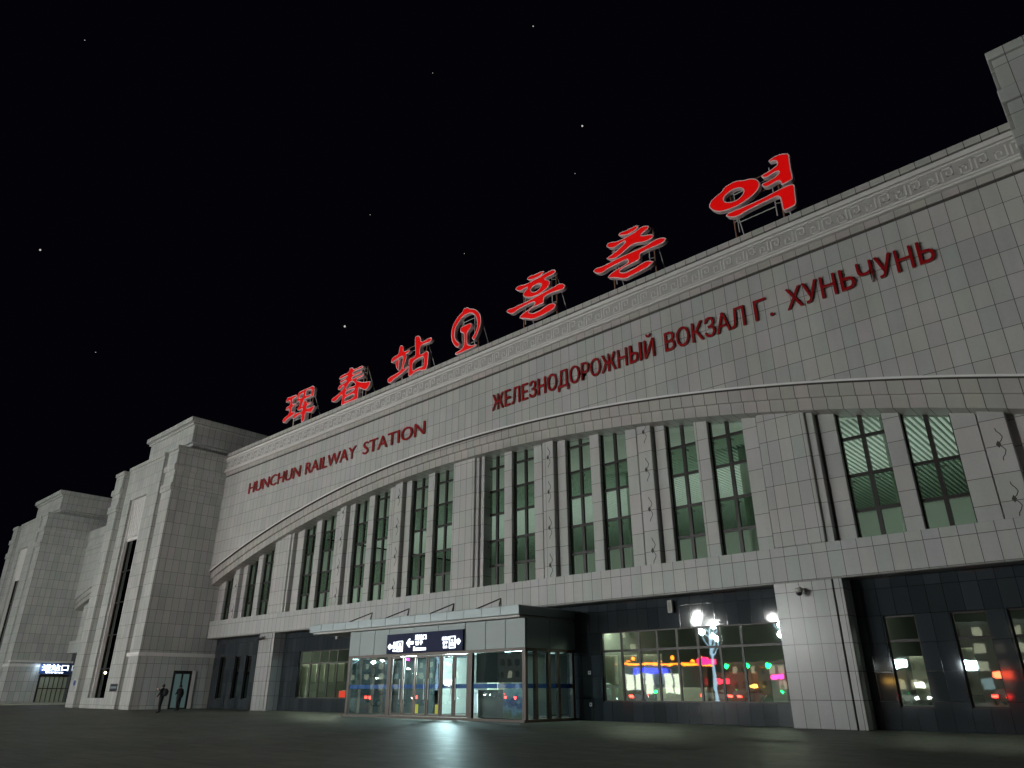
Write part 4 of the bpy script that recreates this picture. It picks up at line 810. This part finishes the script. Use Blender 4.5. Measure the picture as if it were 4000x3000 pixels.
# long buildings with lit windows across the road
def block(x0, x1, y, h, label, n, rows, seed, depth=10):
    random.seed(seed); o = empty('city_building', ((x0+x1)/2, y, 0), label, 'building', 'buildings across the plaza road')
    MB().box(x0, x1, y-depth, y, 0, h).build('wall', plain('city_wall', (.22, .2, .18), .8), o); MB().box(x0-.3, x1+.3, y-depth-.3, y+.3, h, h+.5).build('roof', 'soffit', o)
    lit = MB(); drk = MB(); st = (x1-x0)/n; lit2 = MB()
    for r in range(rows):
        for k in range(n):
            xa = x0+st*(k+.25); z = 1.6+r*3.1; q = random.random()
            (lit if q < .3 else lit2 if q < .42 else drk).box(xa, xa+st*.5, y, y+.06, z, z+1.6)
    lit.build('lit_window', emit('warm_window', (1, .9, .66), .8), o); lit2.build('lit_window', emit('cool_window', (.7, .9, 1), .7), o); drk.build('dark_window', 'dpane', o)
    return o
block(-150, -108, -100, 19, 'tall city block with scattered lit windows, left beyond the pavilion', 14, 6, 3)
block(-84, -40, -98, 7, 'low city building with a row of lit windows behind the lamp posts', 20, 2, 5)
block(-36, 10, -100, 13, 'mid height city block with lit windows at the right beyond the road', 14, 4, 9)
block(-215, -160, -95, 25, 'tallest city block with lit windows far to the left', 14, 8, 12)
# red and white lit shop signs
def sign(x, y, z, wd, ht, mat, label, rz=0):
    o = empty('shop_sign', (x, y, 0), label, 'sign'); 
    for s in (-.4, .4): MB().tube((x+s*wd, y, 0), (x+s*wd, y, z-ht/2), .09).build('post', 'camd', o)
    MB().box(x-wd/2, x+wd/2, y-.15, y+.15, z-ht/2, z+ht/2).build('sign_box', mat, o, bevel=.1); o['group'] = 'lit signs across the road'
sign(-78.5, -80.5, 7.0, 4.4, 1.1, emit('red_led', (1, .01, .12), 14), 'wide glowing red sign board reflected in the big right window')
sign(-121.7, -54.4, 3.0, 2.6, 1.2, emit('white_led', (.9, .97, 1), 16), 'oblong white glowing sign board reflected in the entrance glass')
sign(-152.8, -68.8, 9.0, 1.6, 1.2, emit('magenta_led', (1, .05, .7), 24), 'small magenta glowing sign board reflected in the entrance doors')
sign(-20, -33, 4.0, 1.6, .9, emit('cool_led', (.8, .93, 1), 60), 'small white glowing sign board reflected in the right bay windows')
sign(-17.5, -36, 3.0, 2.0, .8, emit('amber_led', (1, .08, .03), 30), 'small orange glowing sign board reflected in the right bay windows')
sign(-26, -28, 4.2, 1.3, .9, emit('cool_led2', (.8, .93, 1), 60), 'small white glowing sign board reflected in the nearest right window')

for i, (x, z, wd, ht, cl, e, nm) in enumerate(((-83,3.2,3.2,.9,(1,.02,.05),14,'red'),(-76,2.2,2.0,.8,(1,.45,.08),14,'amber'),(-70,4.0,2.6,.9,(1,.03,.3),14,'pink'),(-64.5,2.4,1.6,1.4,(.85,.95,1),12,'white'),(-58.5,3.4,2.6,.8,(1,.03,.02),16,'scarlet'),(-53,2.2,1.5,1.2,(.3,.7,1),12,'pale blue'),(-47,3.0,2.2,.9,(1,.55,.1),13,'golden'),(-42,2.2,1.8,1.0,(1,.9,.75),12,'cream'))):
    sign(x, -96, z, wd, ht, emit('neon_'+nm.replace(' ', '_'), cl, e), 'small '+nm+' lit sign added across the road to fill reflections in the big right window')  # invented signs in random colours, added to thicken the window reflections
o = empty('red_glow_box', (-48.2, 33.9, .9), 'red glowing box added inside the lit window left of the porch, standing in for reflections', 'screen')
MB().box(-48.5, -47.7, 33.85, 33.95, 1.0, 1.45).build('screen', emit('red_reflection_glow', (1, .06, .03), 1.2), o, bevel=.01); MB().box(-48.3, -48.0, 33.86, 33.94, .12, 1.0).build('stand', 'camd', o)  # added glowing box in place of red lights mirrored in the glass
# stars
def star(d, r, dist=2500, label=''):
    v = Vector(d).normalized()*dist+Vector((0, 0, 1.5))
    s = MB().ball(v, r, 8, 6).build('star', emit('star_light', (1, .95, .85), .6), None, smooth=True); tag(s, label, 'star', 'stars in the night sky')
for d, r, lb in (((-.75, .48, .46), 3.4, 'brightest white star low above the leftmost red rooftop characters'), ((-.42, .6, .69), 3.0, 'bright star high in the middle of the black sky'),
                 ((-.87, .14, .47), 2.6, 'yellowish star at the far left edge of the sky'), ((-.41, .49, .77), 1.8, 'faint star near the top edge of the sky')):
    star(d, r, 2500, lb)
for d in ((-.74, .1, .67), (-.67, .45, .59), (-.9, .23, .38), (-.45, .62, .64), (-.61, .57, .56), (-.53, .43, .73)):
    star(d, 1.1, 2500, 'faint star, a mere speck in the dark sky')
